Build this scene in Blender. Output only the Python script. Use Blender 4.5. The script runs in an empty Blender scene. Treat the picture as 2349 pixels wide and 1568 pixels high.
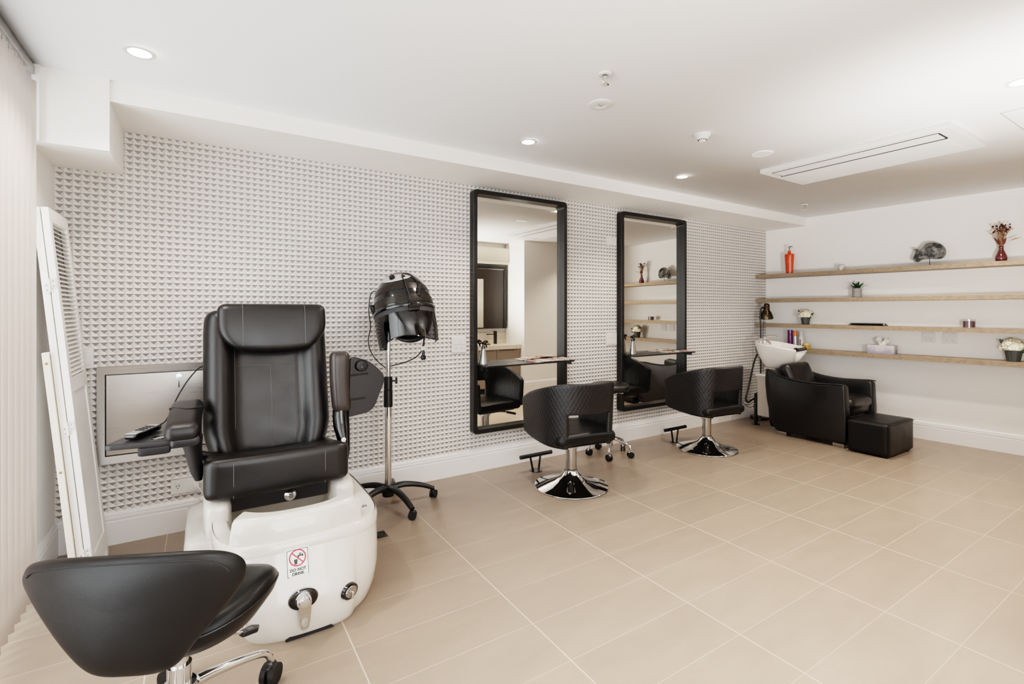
import bpy, bmesh, math, random
from mathutils import Vector, Matrix, Euler
random.seed(7)
PI = math.pi
scene = bpy.context.scene
COL = scene.collection
V = Vector

# ------------------------------------------------------------------ helpers
def lin(c):
    r = []
    for v in c[:3]:
        v = v / 255.0
        r.append(v / 12.92 if v <= 0.04045 else ((v + 0.055) / 1.055) ** 2.4)
    return (r[0], r[1], r[2], 1.0)

def newmat(name):
    m = bpy.data.materials.new(name)
    m.use_nodes = True
    return m, m.node_tree.nodes, m.node_tree.links, m.node_tree.nodes['Principled BSDF']

def pbr(name, rgb, rough=0.5, metal=0.0, var=0.0, vscale=8.0, bump=0.0, bscale=60.0, coat=0.0, stretch=None,
        rvar=0.0, spec=0.5, sheen=0.0):
    m, N, L, b = newmat(name)
    b.inputs['Base Color'].default_value = lin(rgb)
    b.inputs['Roughness'].default_value = rough
    b.inputs['Metallic'].default_value = metal
    b.inputs['Coat Weight'].default_value = coat
    b.inputs['Specular IOR Level'].default_value = spec
    tc = N.new('ShaderNodeTexCoord')
    src = tc.outputs['Object']
    if stretch:
        mp = N.new('ShaderNodeMapping'); mp.inputs['Scale'].default_value = stretch
        L.new(src, mp.inputs['Vector']); src = mp.outputs['Vector']
    nz = N.new('ShaderNodeTexNoise'); nz.inputs['Scale'].default_value = vscale
    nz.inputs['Detail'].default_value = 5
    L.new(src, nz.inputs['Vector'])
    if var > 0:
        mr = N.new('ShaderNodeMapRange')
        mr.inputs['From Min'].default_value = 0.3; mr.inputs['From Max'].default_value = 0.7
        mr.inputs['To Min'].default_value = 1 - var; mr.inputs['To Max'].default_value = 1 + var
        L.new(nz.outputs['Fac'], mr.inputs['Value'])
        hs = N.new('ShaderNodeHueSaturation'); hs.inputs['Color'].default_value = lin(rgb)
        L.new(mr.outputs['Result'], hs.inputs['Value']); L.new(hs.outputs['Color'], b.inputs['Base Color'])
    if rvar > 0:
        mr = N.new('ShaderNodeMapRange')
        mr.inputs['From Min'].default_value = 0.3; mr.inputs['From Max'].default_value = 0.7
        mr.inputs['To Min'].default_value = rough - rvar; mr.inputs['To Max'].default_value = rough + rvar
        L.new(nz.outputs['Fac'], mr.inputs['Value']); L.new(mr.outputs['Result'], b.inputs['Roughness'])
    if bump > 0:
        n2 = N.new('ShaderNodeTexNoise'); n2.inputs['Scale'].default_value = bscale; n2.inputs['Detail'].default_value = 4
        L.new(src, n2.inputs['Vector'])
        bp = N.new('ShaderNodeBump'); bp.inputs['Strength'].default_value = bump; bp.inputs['Distance'].default_value = 0.004
        L.new(n2.outputs['Fac'], bp.inputs['Height']); L.new(bp.outputs['Normal'], b.inputs['Normal'])
    return m

def emis(name, rgb, strength):
    m, N, L, b = newmat(name)
    b.inputs['Base Color'].default_value = lin(rgb)
    b.inputs['Emission Color'].default_value = lin(rgb)
    b.inputs['Emission Strength'].default_value = strength
    return m

def clearglass(name, rgb, alpha, rough=0.05):
    """thin see-through sheet: tinted transparency under a glossy fresnel coat"""
    m, N, L, b = newmat(name)
    out = N['Material Output']
    tr = N.new('ShaderNodeBsdfTransparent'); tr.inputs['Color'].default_value = lin(rgb)
    gl = N.new('ShaderNodeBsdfGlossy'); gl.inputs['Roughness'].default_value = rough
    fr = N.new('ShaderNodeLayerWeight'); fr.inputs['Blend'].default_value = 0.5
    pw = N.new('ShaderNodeMath'); pw.operation = 'POWER'; pw.inputs[1].default_value = 4.0; L.new(fr.outputs['Facing'], pw.inputs[0])
    mx = N.new('ShaderNodeMath'); mx.operation = 'MULTIPLY_ADD'; mx.inputs[1].default_value = 0.6; mx.inputs[2].default_value = 0.03 + alpha; mx.use_clamp = True
    L.new(pw.outputs[0], mx.inputs[0])
    mix = N.new('ShaderNodeMixShader')
    L.new(mx.outputs[0], mix.inputs['Fac']); L.new(tr.outputs[0], mix.inputs[1]); L.new(gl.outputs[0], mix.inputs[2])
    L.new(mix.outputs[0], out.inputs['Surface'])
    N.remove(b)
    return m

# ---- bmesh shape helpers (all return the bmesh) ----
def B(): return bmesh.new()

def box(bm, x0, x1, y0, y1, z0, z1, bev=0.0, seg=2):
    tmp = bmesh.new()
    bmesh.ops.create_cube(tmp, size=1.0)
    for v in tmp.verts:
        v.co = V(((x0 + x1) / 2 + v.co.x * (x1 - x0), (y0 + y1) / 2 + v.co.y * (y1 - y0), (z0 + z1) / 2 + v.co.z * (z1 - z0)))
    if bev > 0:
        bmesh.ops.bevel(tmp, geom=list(tmp.edges), offset=bev, segments=seg, profile=0.5, affect='EDGES')
    return merge(bm, tmp)

def merge(bm, tmp, M=None):
    if M is not None:
        bmesh.ops.transform(tmp, matrix=M, verts=tmp.verts)
    me = bpy.data.meshes.new('tmp'); tmp.to_mesh(me); tmp.free()
    bm.from_mesh(me); bpy.data.meshes.remove(me)
    return bm

def rbox(bm, c, size, r, n=8, f=None, M=None):
    """rounded box of given size with corner radius r; optional deform f(local Vector)->Vector"""
    tmp = bmesh.new()
    bmesh.ops.create_cube(tmp, size=2.0)
    bmesh.ops.subdivide_edges(tmp, edges=list(tmp.edges), cuts=n, use_grid_fill=True)
    h = V(size) / 2
    r = min(r, h.x, h.y, h.z)
    inn = h - V((r, r, r))
    for v in tmp.verts:
        p = v.co
        q = V()
        for k in range(3):
            a = p[k]
            # concentrate samples near the rounded zone
            q[k] = math.copysign(abs(a) ** 0.75, a) * h[k] if abs(a) > 1e-9 else 0.0
        core = V([max(-inn[k], min(inn[k], q[k])) for k in range(3)])
        d = q - core
        if d.length > 1e-9:
            d = d.normalized() * r
        q = core + d
        v.co = q
    if f:
        for v in tmp.verts: v.co = f(v.co.copy())
    T = Matrix.Translation(V(c))
    return merge(bm, tmp, T @ M if M is not None else T)

def frame_z(d):
    d = d.normalized()
    up = V((0, 0, 1)) if abs(d.z) < 0.95 else V((1, 0, 0))
    x = up.cross(d).normalized(); y = d.cross(x)
    return x, y

def ring(bm, c, x, y, r, seg, r2=None):
    r2 = r if r2 is None else r2
    return [bm.verts.new(V(c) + x * (r * math.cos(2 * PI * k / seg)) + y * (r2 * math.sin(2 * PI * k / seg))) for k in range(seg)]

def bridge(bm, a, b):
    n = len(a)
    for k in range(n):
        bm.faces.new((a[k], a[(k + 1) % n], b[(k + 1) % n], b[k]))

def cyl(bm, p0, p1, r0, r1=None, seg=20, caps=True):
    p0, p1 = V(p0), V(p1); r1 = r0 if r1 is None else r1
    x, y = frame_z(p1 - p0)
    a = ring(bm, p0, x, y, r0, seg); b = ring(bm, p1, x, y, r1, seg)
    bridge(bm, a, b)
    if caps:
        bm.faces.new(list(reversed(a))); bm.faces.new(b)
    return bm

def catmull(pts, sub=6):
    pts = [V(p) for p in pts]
    if len(pts) < 3: return pts
    out = []
    P = [pts[0] * 2 - pts[1]] + pts + [pts[-1] * 2 - pts[-2]]
    for i in range(1, len(P) - 2):
        p0, p1, p2, p3 = P[i - 1:i + 3]
        for k in range(sub):
            t = k / sub
            out.append(0.5 * ((2 * p1) + (p2 - p0) * t + (2 * p0 - 5 * p1 + 4 * p2 - p3) * t * t + (3 * p1 - p0 - 3 * p2 + p3) * t ** 3))
    out.append(pts[-1])
    return out

def tube(bm, pts, r, seg=10, smooth=6, flat=1.0, closed=False):
    """tube along a smoothed path; r may be a number or a list per control point"""
    n0 = len(pts)
    P = catmull(pts, smooth) if smooth > 1 else [V(p) for p in pts]
    rs = [r] * len(P) if not isinstance(r, (list, tuple)) else [
        (lambda t: r[min(int(t), n0 - 1)] + (r[min(int(t) + 1, n0 - 1)] - r[min(int(t), n0 - 1)]) * (t - int(t)))(k / (len(P) - 1) * (n0 - 1)) for k in range(len(P))]
    prev = None; rings = []
    d = (P[1] - P[0]).normalized(); x, y = frame_z(d)
    for i, p in enumerate(P):
        if i == 0: t = P[1] - P[0]
        elif i == len(P) - 1: t = P[-1] - P[-2]
        else: t = P[i + 1] - P[i - 1]
        t.normalize()
        x = (x - t * x.dot(t)).normalized(); y = t.cross(x)
        rings.append(ring(bm, p, x, y, rs[i], seg, rs[i] * flat))
    for a, b in zip(rings, rings[1:]): bridge(bm, a, b)
    bm.faces.new(list(reversed(rings[0]))); bm.faces.new(rings[-1])
    return bm

def lathe(bm, prof, c=(0, 0, 0), seg=36, M=None, sx=1.0, sy=1.0, a0=0.0, a1=2 * PI, f=None):
    """profile of (r, z) turned round local z"""
    tmp = bmesh.new()
    full = abs(a1 - a0 - 2 * PI) < 1e-6
    cols = []
    n = seg if full else seg + 1
    for k in range(n):
        a = a0 + (a1 - a0) * k / seg
        col = []
        for r, z in prof:
            p = V((r * math.cos(a) * sx, r * math.sin(a) * sy, z))
            col.append(tmp.verts.new(f(p, a) if f else p))
        cols.append(col)
    for k in range(seg):
        A = cols[k]; Bc = cols[(k + 1) % n]
        for j in range(len(prof) - 1):
            try: tmp.faces.new((A[j], Bc[j], Bc[j + 1], A[j + 1]))
            except ValueError: pass
    bmesh.ops.remove_doubles(tmp, verts=tmp.verts, dist=1e-6)
    T = Matrix.Translation(V(c))
    return merge(bm, tmp, T @ M if M is not None else T)

def prism(bm, poly, axis, a, b, bev=0.0, seg=2):
    """extrude a 2D outline; axis 'x': poly=(y,z), 'y': (x,z), 'z': (x,y)"""
    tmp = bmesh.new()
    def P(q, t):
        if axis == 'x': return V((t, q[0], q[1]))
        if axis == 'y': return V((q[0], t, q[1]))
        return V((q[0], q[1], t))
    va = [tmp.verts.new(P(q, a)) for q in poly]; vb = [tmp.verts.new(P(q, b)) for q in poly]
    n = len(poly)
    tmp.faces.new(va); tmp.faces.new(list(reversed(vb)))
    for k in range(n): tmp.faces.new((va[k], vb[k], vb[(k + 1) % n], va[(k + 1) % n]))
    bmesh.ops.recalc_face_normals(tmp, faces=tmp.faces)
    if bev > 0:
        caps = [e for e in tmp.edges if all(abs((v.co['xyz'.index(axis)]) - a) < 1e-7 for v in e.verts) or all(abs((v.co['xyz'.index(axis)]) - b) < 1e-7 for v in e.verts)]
        bmesh.ops.bevel(tmp, geom=caps, offset=bev, segments=seg, profile=0.5, affect='EDGES')
    return merge(bm, tmp)

def loft(bm, rings, cap0=True, cap1=True):
    R = [[bm.verts.new(V(p)) for p in rg] for rg in rings]
    for a, b in zip(R, R[1:]): bridge(bm, a, b)
    if cap0: bm.faces.new(list(reversed(R[0])))
    if cap1: bm.faces.new(R[-1])
    return bm

def sgrid(bm, fn, nu, nv, uv=None):
    """open sheet from fn(u, v), u and v in 0..1"""
    g = [[bm.verts.new(V(fn(i / nu, j / nv))) for j in range(nv + 1)] for i in range(nu + 1)]
    for i in range(nu):
        for j in range(nv):
            bm.faces.new((g[i][j], g[i + 1][j], g[i + 1][j + 1], g[i][j + 1]))
    return bm

def rounded(poly, r, seg=4):
    """round the corners of a 2D outline"""
    out = []; n = len(poly)
    for i in range(n):
        p0, p1, p2 = V(poly[i - 1]), V(poly[i]), V(poly[(i + 1) % n])
        rr = r[i] if isinstance(r, (list, tuple)) else r
        a = (p0 - p1); b = (p2 - p1)
        d = min(rr, a.length * 0.49, b.length * 0.49)
        if d < 1e-6: out.append(tuple(p1)); continue
        A = p1 + a.normalized() * d; Bq = p1 + b.normalized() * d
        for k in range(seg + 1):
            t = k / seg
            q = A * (1 - t) ** 2 + p1 * 2 * t * (1 - t) + Bq * t * t
            out.append((q.x, q.y))
    return out

def superell(cx, cy, a, b, n, z, seg=48, fy=None):
    out = []
    for k in range(seg):
        t = 2 * PI * k / seg
        c, s = math.cos(t), math.sin(t)
        x = cx + a * math.copysign(abs(c) ** (2 / n), c); y = cy + b * math.copysign(abs(s) ** (2 / n), s)
        p = V((x, y, z)); out.append(fy(p) if fy else p)
    return out

# ---- object makers ----
def obj(name, bm, mats, parent=None, label=None, sharp=35, sub=0, world=False, solid=0.0, off=0.0, recalc=True, wn=True):
    if recalc: bmesh.ops.recalc_face_normals(bm, faces=bm.faces)
    me = bpy.data.meshes.new(name); bm.to_mesh(me); bm.free()
    for m in (mats if isinstance(mats, (list, tuple)) else [mats]): me.materials.append(m)
    for p in me.polygons: p.use_smooth = sub > 0 or len(p.vertices) <= 10
    if sharp and not sub:
        me.set_sharp_from_angle(angle=math.radians(sharp))
    o = bpy.data.objects.new(name, me); COL.objects.link(o)
    if sharp and not sub and wn and len(me.polygons) < 6000:
        md = o.modifiers.new('face weighted normals', 'WEIGHTED_NORMAL'); md.keep_sharp = True; md.weight = 60
    if solid:
        md = o.modifiers.new('thickness', 'SOLIDIFY'); md.thickness = solid; md.offset = off
    if sub:
        md = o.modifiers.new('smooth', 'SUBSURF'); md.levels = sub; md.render_levels = sub
    if parent is not None:
        o.parent = parent
        if world:
            root = parent
            off_ = V((0, 0, 0))
            while root is not None:
                off_ += root.location; root = root.parent
            o.location = -off_
    if label: o['label'] = label
    return o

def tag(o, label, cat, group=None, kind=None):
    o['label'] = label; o['category'] = cat
    if group: o['group'] = group
    if kind: o['kind'] = kind
    return o

def thing(name, label, cat, loc=(0, 0, 0), rz=0.0, group=None):
    o = bpy.data.objects.new(name, None); COL.objects.link(o)
    o.empty_display_size = 0.1
    o.location = loc; o.rotation_euler = (0, 0, rz)
    return tag(o, label, cat, group)

def struct(name, bm, m, **k):
    o = obj(name, bm, m, **k); o['kind'] = 'structure'; return o

def dup(o, parent=None):
    c = o.copy(); COL.objects.link(c)
    if parent is not None: c.parent = parent
    for ch in list(o.children): dup(ch, c)
    return c

def text_bm(bm, body, size, M, extrude=0.0004):
    cu = bpy.data.curves.new('t', 'FONT'); cu.body = body; cu.size = size; cu.extrude = extrude
    cu.offset = 0.0006; cu.align_x = 'CENTER'; cu.align_y = 'CENTER'
    o = bpy.data.objects.new('t', cu); COL.objects.link(o)
    dg = bpy.context.evaluated_depsgraph_get()
    me = bpy.data.meshes.new_from_object(o.evaluated_get(dg))
    tmp = bmesh.new(); tmp.from_mesh(me); bpy.data.meshes.remove(me)
    bpy.data.objects.remove(o); bpy.data.curves.remove(cu)
    return merge(bm, tmp, M)

# ------------------------------------------------------------------ materials
M = {}
M['paint'] = pbr('wall paint', (235, 232, 228), 0.75, var=0.012, vscale=2, bump=0.02, bscale=300)
M['ceil'] = pbr('ceiling paint', (246, 246, 246), 0.8, var=0.01, vscale=1.5)
M['trim'] = pbr('white gloss trim', (230, 228, 227), 0.4, var=0.01)
M['leather'] = pbr('black leather', (19, 17, 17), 0.36, bump=0.12, bscale=260, rvar=0.06, vscale=6)
M['leather2'] = pbr('matt black leather', (17, 17, 17), 0.40, bump=0.1, bscale=300, rvar=0.05, vscale=7, spec=0.32)
M['thread'] = pbr('grey thread', (88, 84, 82), 0.8)
M['plastic'] = pbr('black plastic', (13, 13, 14), 0.35, var=0.05)
M['gplastic'] = pbr('dark grey plastic', (34, 33, 35), 0.38, var=0.04)
M['gloss'] = pbr('gloss black plastic', (6, 6, 7), 0.12, coat=0.5, rvar=0.02)
M['bronze'] = pbr('dark bronze plastic', (40, 36, 33), 0.35, metal=0.4, rvar=0.04)
M['rubber'] = pbr('rubber', (12, 12, 13), 0.6, var=0.05)
M['chrome'] = pbr('chrome', (222, 222, 222), 0.06, metal=1.0, rvar=0.02)
M['steel'] = pbr('brushed steel', (176, 172, 167), 0.30, metal=1.0, var=0.015, vscale=5, stretch=(1, 1, 60), rvar=0.03)
M['satin'] = pbr('satin steel', (176, 174, 170), 0.25, metal=1.0, rvar=0.05)
M['blackm'] = pbr('black powder coat', (14, 14, 14), 0.42, var=0.06)
M['bframe'] = pbr('black mirror frame', (18, 17, 16), 0.38, var=0.05)
M['acrylic'] = pbr('white gloss acrylic', (208, 203, 195), 0.16, coat=0.4, var=0.01)
M['ceramic'] = pbr('white ceramic', (232, 227, 221), 0.14, coat=0.4, var=0.01)
M['whitep'] = pbr('white plastic', (218, 216, 213), 0.4, var=0.01)
M['whitep2'] = pbr('white matt metal', (222, 221, 220), 0.5, var=0.01)
M['gap'] = pbr('dark gap', (30, 29, 28), 0.8)
M['greyline'] = pbr('grey seam', (150, 148, 146), 0.7)
M['taupe'] = pbr('taupe laminate', (140, 128, 117), 0.45, var=0.03)
M['stonetop'] = pbr('pale stone top', (222, 212, 198), 0.25, var=0.02)
M['cord'] = pbr('black cord', (20, 20, 20), 0.5)
M['paintedwood'] = pbr('white painted timber', (238, 236, 233), 0.45, var=0.015, vscale=12)
M['rawwood'] = pbr('chipped timber lath', (232, 224, 210), 0.6, var=0.05, vscale=9, stretch=(1, 1, 0.2))
M['lampbronze'] = pbr('antique bronze', (74, 63, 50), 0.28, metal=0.9, rvar=0.05)
M['smoke'] = clearglass('smoked clear visor', (88, 90, 96), 0.04)
M['pane'] = clearglass('window glass', (250, 251, 250), 0.02)
M['lampglow'] = emis('downlight glow', (255, 248, 238), 40.0)

def mirror_mat():
    m, N, L, b = newmat('mirror silver')
    b.inputs['Base Color'].default_value = (0.80, 0.785, 0.74, 1); b.inputs['Metallic'].default_value = 1
    b.inputs['Roughness'].default_value = 0.015
    nz = N.new('ShaderNodeTexNoise'); nz.inputs['Scale'].default_value = 2
    mr = N.new('ShaderNodeMapRange'); mr.inputs['To Min'].default_value = 0.005; mr.inputs['To Max'].default_value = 0.02
    L.new(nz.outputs['Fac'], mr.inputs['Value']); L.new(mr.outputs['Result'], b.inputs['Roughness'])
    return m
M['mirror'] = mirror_mat()

def floor_mat():
    m, N, L, b = newmat('floor tiles')
    g = N.new('ShaderNodeNewGeometry')
    sp = N.new('ShaderNodeSeparateXYZ'); L.new(g.outputs['Position'], sp.inputs[0])
    def mth(op, a, bb=None):
        n = N.new('ShaderNodeMath'); n.operation = op
        for i, q in enumerate((a, bb)):
            if q is None: continue
            if isinstance(q, (int, float)): n.inputs[i].default_value = q
            else: L.new(q, n.inputs[i])
        return n.outputs[0]
    tx = mth('DIVIDE', mth('SUBTRACT', sp.outputs['X'], 2.483), 0.6645)
    ty = mth('DIVIDE', mth('SUBTRACT', sp.outputs['Y'], 0.657), 0.2498)
    def edge(t, size, w):
        fr = mth('FRACT', t)
        d = mth('MULTIPLY', mth('SUBTRACT', 0.5, mth('ABSOLUTE', mth('SUBTRACT', fr, 0.5))), size)
        return mth('LESS_THAN', d, w)
    ex = edge(tx, 0.6645, 0.0024); ey = edge(ty, 0.2498, 0.0017)
    cell = N.new('ShaderNodeCombineXYZ'); L.new(mth('FLOOR', tx), cell.inputs[0]); L.new(mth('FLOOR', ty), cell.inputs[1])
    wn = N.new('ShaderNodeTexWhiteNoise'); wn.noise_dimensions = '2D'; L.new(cell.outputs[0], wn.inputs['Vector'])
    mp = N.new('ShaderNodeMapping'); mp.inputs['Scale'].default_value = (1.2, 4.0, 1); L.new(g.outputs['Position'], mp.inputs['Vector'])
    nz = N.new('ShaderNodeTexNoise'); nz.inputs['Scale'].default_value = 2.2; nz.inputs['Detail'].default_value = 7; nz.inputs['Roughness'].default_value = 0.6
    L.new(mp.outputs[0], nz.inputs['Vector'])
    fine = N.new('ShaderNodeTexNoise'); fine.inputs['Scale'].default_value = 160; L.new(g.outputs['Position'], fine.inputs['Vector'])
    v = mth('ADD', mth('MULTIPLY', mth('SUBTRACT', nz.outputs['Fac'], 0.5), 0.34), 1.0)
    v = mth('ADD', v, mth('MULTIPLY', mth('SUBTRACT', wn.outputs['Value'], 0.5), 0.07))
    v = mth('ADD', v, mth('MULTIPLY', mth('SUBTRACT', fine.outputs['Fac'], 0.5), 0.10))
    hs = N.new('ShaderNodeHueSaturation'); hs.inputs['Color'].default_value = lin((182, 163, 145)); L.new(v, hs.inputs['Value'])
    gx = N.new('ShaderNodeMix'); gx.data_type = 'RGBA'; gx.inputs['B'].default_value = lin((232, 214, 194))
    L.new(ex, gx.inputs['Factor']); L.new(hs.outputs['Color'], gx.inputs['A'])
    gy = N.new('ShaderNodeMix'); gy.data_type = 'RGBA'; gy.inputs['B'].default_value = lin((212, 196, 178))
    L.new(mth('MULTIPLY', ey, 0.8), gy.inputs['Factor']); L.new(gx.outputs['Result'], gy.inputs['A'])
    L.new(gy.outputs['Result'], b.inputs['Base Color'])
    rr = mth('ADD', 0.36, mth('MULTIPLY', mth('MAXIMUM', ex, ey), 0.3)); L.new(rr, b.inputs['Roughness'])
    b.inputs['Specular IOR Level'].default_value = 0.4
    return m
M['floor'] = floor_mat()

def oak_mat():
    m, N, L, b = newmat('pale oak veneer')
    tc = N.new('ShaderNodeTexCoord'); mp = N.new('ShaderNodeMapping'); mp.inputs['Scale'].default_value = (18, 1.2, 40)
    L.new(tc.outputs['Object'], mp.inputs['Vector'])
    nz = N.new('ShaderNodeTexNoise'); nz.inputs['Scale'].default_value = 2.2; nz.inputs['Detail'].default_value = 6
    L.new(mp.outputs[0], nz.inputs['Vector'])
    cr = N.new('ShaderNodeValToRGB'); cr.color_ramp.elements[0].color = lin((120, 102, 82)); cr.color_ramp.elements[1].color = lin((150, 130, 107))
    cr.color_ramp.elements[0].position = 0.3; cr.color_ramp.elements[1].position = 0.7
    L.new(nz.outputs['Fac'], cr.inputs[0]); L.new(cr.outputs[0], b.inputs['Base Color'])
    b.inputs['Roughness'].default_value = 0.5
    return m
M['oak'] = oak_mat()

def quilt_mat():
    m, N, L, b = newmat('quilted black vinyl')
    b.inputs['Base Color'].default_value = lin((18, 18, 20)); b.inputs['Roughness'].default_value = 0.42
    uv = N.new('ShaderNodeUVMap')
    sp = N.new('ShaderNodeSeparateXYZ'); L.new(uv.outputs[0], sp.inputs[0])
    def mth(op, a, bb=None):
        n = N.new('ShaderNodeMath'); n.operation = op
        for i, q in enumerate((a, bb)):
            if q is None: continue
            if isinstance(q, (int, float)): n.inputs[i].default_value = q
            else: L.new(q, n.inputs[i])
        return n.outputs[0]
    a = mth('MULTIPLY', mth('ADD', sp.outputs[0], mth('MULTIPLY', sp.outputs[1], 0.62)), 105.0)
    c = mth('MULTIPLY', mth('SUBTRACT', sp.outputs[0], mth('MULTIPLY', sp.outputs[1], 0.62)), 105.0)
    hgt = mth('POWER', mth('ABSOLUTE', mth('MULTIPLY', mth('SINE', a), mth('SINE', c))), 0.35)
    bp = N.new('ShaderNodeBump'); bp.inputs['Strength'].default_value = 0.5; bp.inputs['Distance'].default_value = 0.003
    L.new(hgt, bp.inputs['Height']); L.new(bp.outputs[0], b.inputs['Normal'])
    return m
M['quilt'] = quilt_mat()

def blind_mat():
    m, N, L, b = newmat('translucent blind fabric')
    out = N['Material Output']
    b.inputs['Base Color'].default_value = lin((226, 222, 220)); b.inputs['Roughness'].default_value = 0.8
    tc = N.new('ShaderNodeTexCoord'); nz = N.new('ShaderNodeTexNoise'); nz.inputs['Scale'].default_value = 200
    L.new(tc.outputs['Object'], nz.inputs['Vector'])
    bp = N.new('ShaderNodeBump'); bp.inputs['Strength'].default_value = 0.08; bp.inputs['Distance'].default_value = 0.002
    L.new(nz.outputs['Fac'], bp.inputs['Height']); L.new(bp.outputs[0], b.inputs['Normal'])
    t = N.new('ShaderNodeBsdfTranslucent'); t.inputs['Color'].default_value = lin((226, 214, 205))
    mix = N.new('ShaderNodeMixShader'); mix.inputs['Fac'].default_value = 0.5
    L.new(b.outputs[0], mix.inputs[1]); L.new(t.outputs[0], mix.inputs[2]); L.new(mix.outputs[0], out.inputs['Surface'])
    return m
M['blind'] = blind_mat()
# ------------------------------------------------------------------ camera
H_CAM = 1.30
YAW = math.radians(32.43)
cam = bpy.data.cameras.new('camera'); camo = bpy.data.objects.new('camera', cam); COL.objects.link(camo)
cam.sensor_width = 36.0; cam.lens = 36.0 * 1115.0 / 2349.0
cam.shift_y = (711.0 - 784.0) / 2349.0
cam.clip_start = 0.02; cam.clip_end = 100
camo.location = (0, 0, H_CAM); camo.rotation_euler = (PI / 2, 0, -YAW)
scene.camera = camo

# ------------------------------------------------------------------ room shell
WY = 3.475            # patterned wall plane
LX = -0.665           # window wall plane
CZ = 2.40             # ceiling
A = math.radians(4.3)
WC = V((6.03, WY, 0)) # far corner; the shelf wall runs slightly out of square
WD = V((math.sin(A), -math.cos(A), 0))      # along the shelf wall towards the viewer
WN = V((-math.cos(A), -math.sin(A), 0))     # into the room
def sw(s, off, z=0.0):
    """point s metres along the shelf wall from the corner, off metres out from it"""
    p = WC + WD * s + WN * off; return V((p.x, p.y, z))
RY = 0.56             # wall beside the vanity niche
S_END = (WY - RY) / math.cos(A)

bm = B(); box(bm, -0.9, 6.8, -3.2, 3.7, -0.08, 0.0); struct('floor', bm, M['floor'], sharp=0)
bm = B(); box(bm, -0.9, 6.8, -3.2, 3.7, CZ, CZ + 0.1); struct('ceiling', bm, M['ceil'], sharp=0)

# patterned wall: backing slab plus a relief of small square hollows; facet greys hold painted shade
m_pat = [pbr('relief wall upper facet shade', (142, 138, 136), 0.7, var=0.01), pbr('relief wall side facet', (218, 214, 210), 0.7, var=0.01),
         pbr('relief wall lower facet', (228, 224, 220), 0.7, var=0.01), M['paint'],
         pbr('relief wall right facet half shade', (204, 200, 196), 0.7, var=0.01)]
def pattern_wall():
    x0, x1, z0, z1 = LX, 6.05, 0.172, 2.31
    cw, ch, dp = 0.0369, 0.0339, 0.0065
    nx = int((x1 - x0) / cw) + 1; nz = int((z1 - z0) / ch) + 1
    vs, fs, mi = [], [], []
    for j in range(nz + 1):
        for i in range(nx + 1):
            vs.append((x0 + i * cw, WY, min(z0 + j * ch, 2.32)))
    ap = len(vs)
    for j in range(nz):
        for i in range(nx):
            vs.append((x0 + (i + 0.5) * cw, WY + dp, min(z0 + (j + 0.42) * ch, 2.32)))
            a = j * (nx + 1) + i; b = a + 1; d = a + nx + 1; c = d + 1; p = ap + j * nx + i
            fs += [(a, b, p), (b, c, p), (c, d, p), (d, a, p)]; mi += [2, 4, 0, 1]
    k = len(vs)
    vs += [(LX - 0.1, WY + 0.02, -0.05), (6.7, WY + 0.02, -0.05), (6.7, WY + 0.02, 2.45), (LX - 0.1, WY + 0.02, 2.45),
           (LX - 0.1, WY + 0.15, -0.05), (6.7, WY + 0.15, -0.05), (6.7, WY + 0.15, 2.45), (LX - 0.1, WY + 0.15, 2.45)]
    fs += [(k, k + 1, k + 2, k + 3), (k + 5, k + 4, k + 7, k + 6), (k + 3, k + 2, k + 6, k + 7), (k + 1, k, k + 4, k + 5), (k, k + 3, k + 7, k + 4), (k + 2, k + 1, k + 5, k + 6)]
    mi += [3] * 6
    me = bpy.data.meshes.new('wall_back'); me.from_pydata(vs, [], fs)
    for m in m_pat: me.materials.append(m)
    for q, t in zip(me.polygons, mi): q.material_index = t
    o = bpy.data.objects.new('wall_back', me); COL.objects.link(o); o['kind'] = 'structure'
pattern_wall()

# window wall with a wide opening behind the blinds
bm = B()
box(bm, LX - 0.12, LX, 3.02, WY + 0.1, 0, CZ)
box(bm, LX - 0.12, LX - 0.05, -1.2, 3.02, 2.37, CZ)
box(bm, LX - 0.12, LX, -3.2, -1.2, 0, CZ)
struct('wall_left', bm, M['paint'], sharp=30)
bm = B()
for y in (-1.2, 0.2, 1.6, 2.98): box(bm, LX - 0.10, LX - 0.05, y, y + 0.04, 0.0, 2.37)
for z in (0.0, 2.33): box(bm, LX - 0.10, LX - 0.05, -1.2, 3.02, z, z + 0.04)
wf = struct('window_1', bm, M['whitep2'], sharp=30)
bm = B(); box(bm, LX - 0.08, LX - 0.074, -1.18, 3.0, 0.03, 2.34); obj('glass_pane', bm, M['pane'], wf)

# shelf wall (out of square), niche wall, niche, rear
def slab(name, pts, z0, z1, m):
    bm = B(); prism(bm, pts, 'z', z0, z1); return struct(name, bm, m, sharp=30)
e0, e1 = sw(-0.2, 0), sw(S_END + 0.1, 0); f0, f1 = sw(-0.2, -0.12), sw(S_END + 0.1, -0.12)
slab('wall_right', [e0[:2], e1[:2], f1[:2], f0[:2]], 0, CZ, M['paint'])
NX = 4.27
slab('wall_front', [(NX, 0.0), (NX, RY), (6.6, RY), (6.6, RY - 0.12), (NX + 0.12, RY - 0.12), (NX + 0.12, 0.0)], 0, CZ, M['paint'])
slab('wall_niche', [(1.55, -0.02), (NX + 0.12, -0.02), (NX + 0.12, -0.14), (1.55, -0.14)], 0, CZ, M['paint'])
slab('wall_side', [(1.55, -0.02), (1.67, -0.02), (1.67, -2.6), (1.55, -2.6)], 0, CZ, M['paint'])
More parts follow.
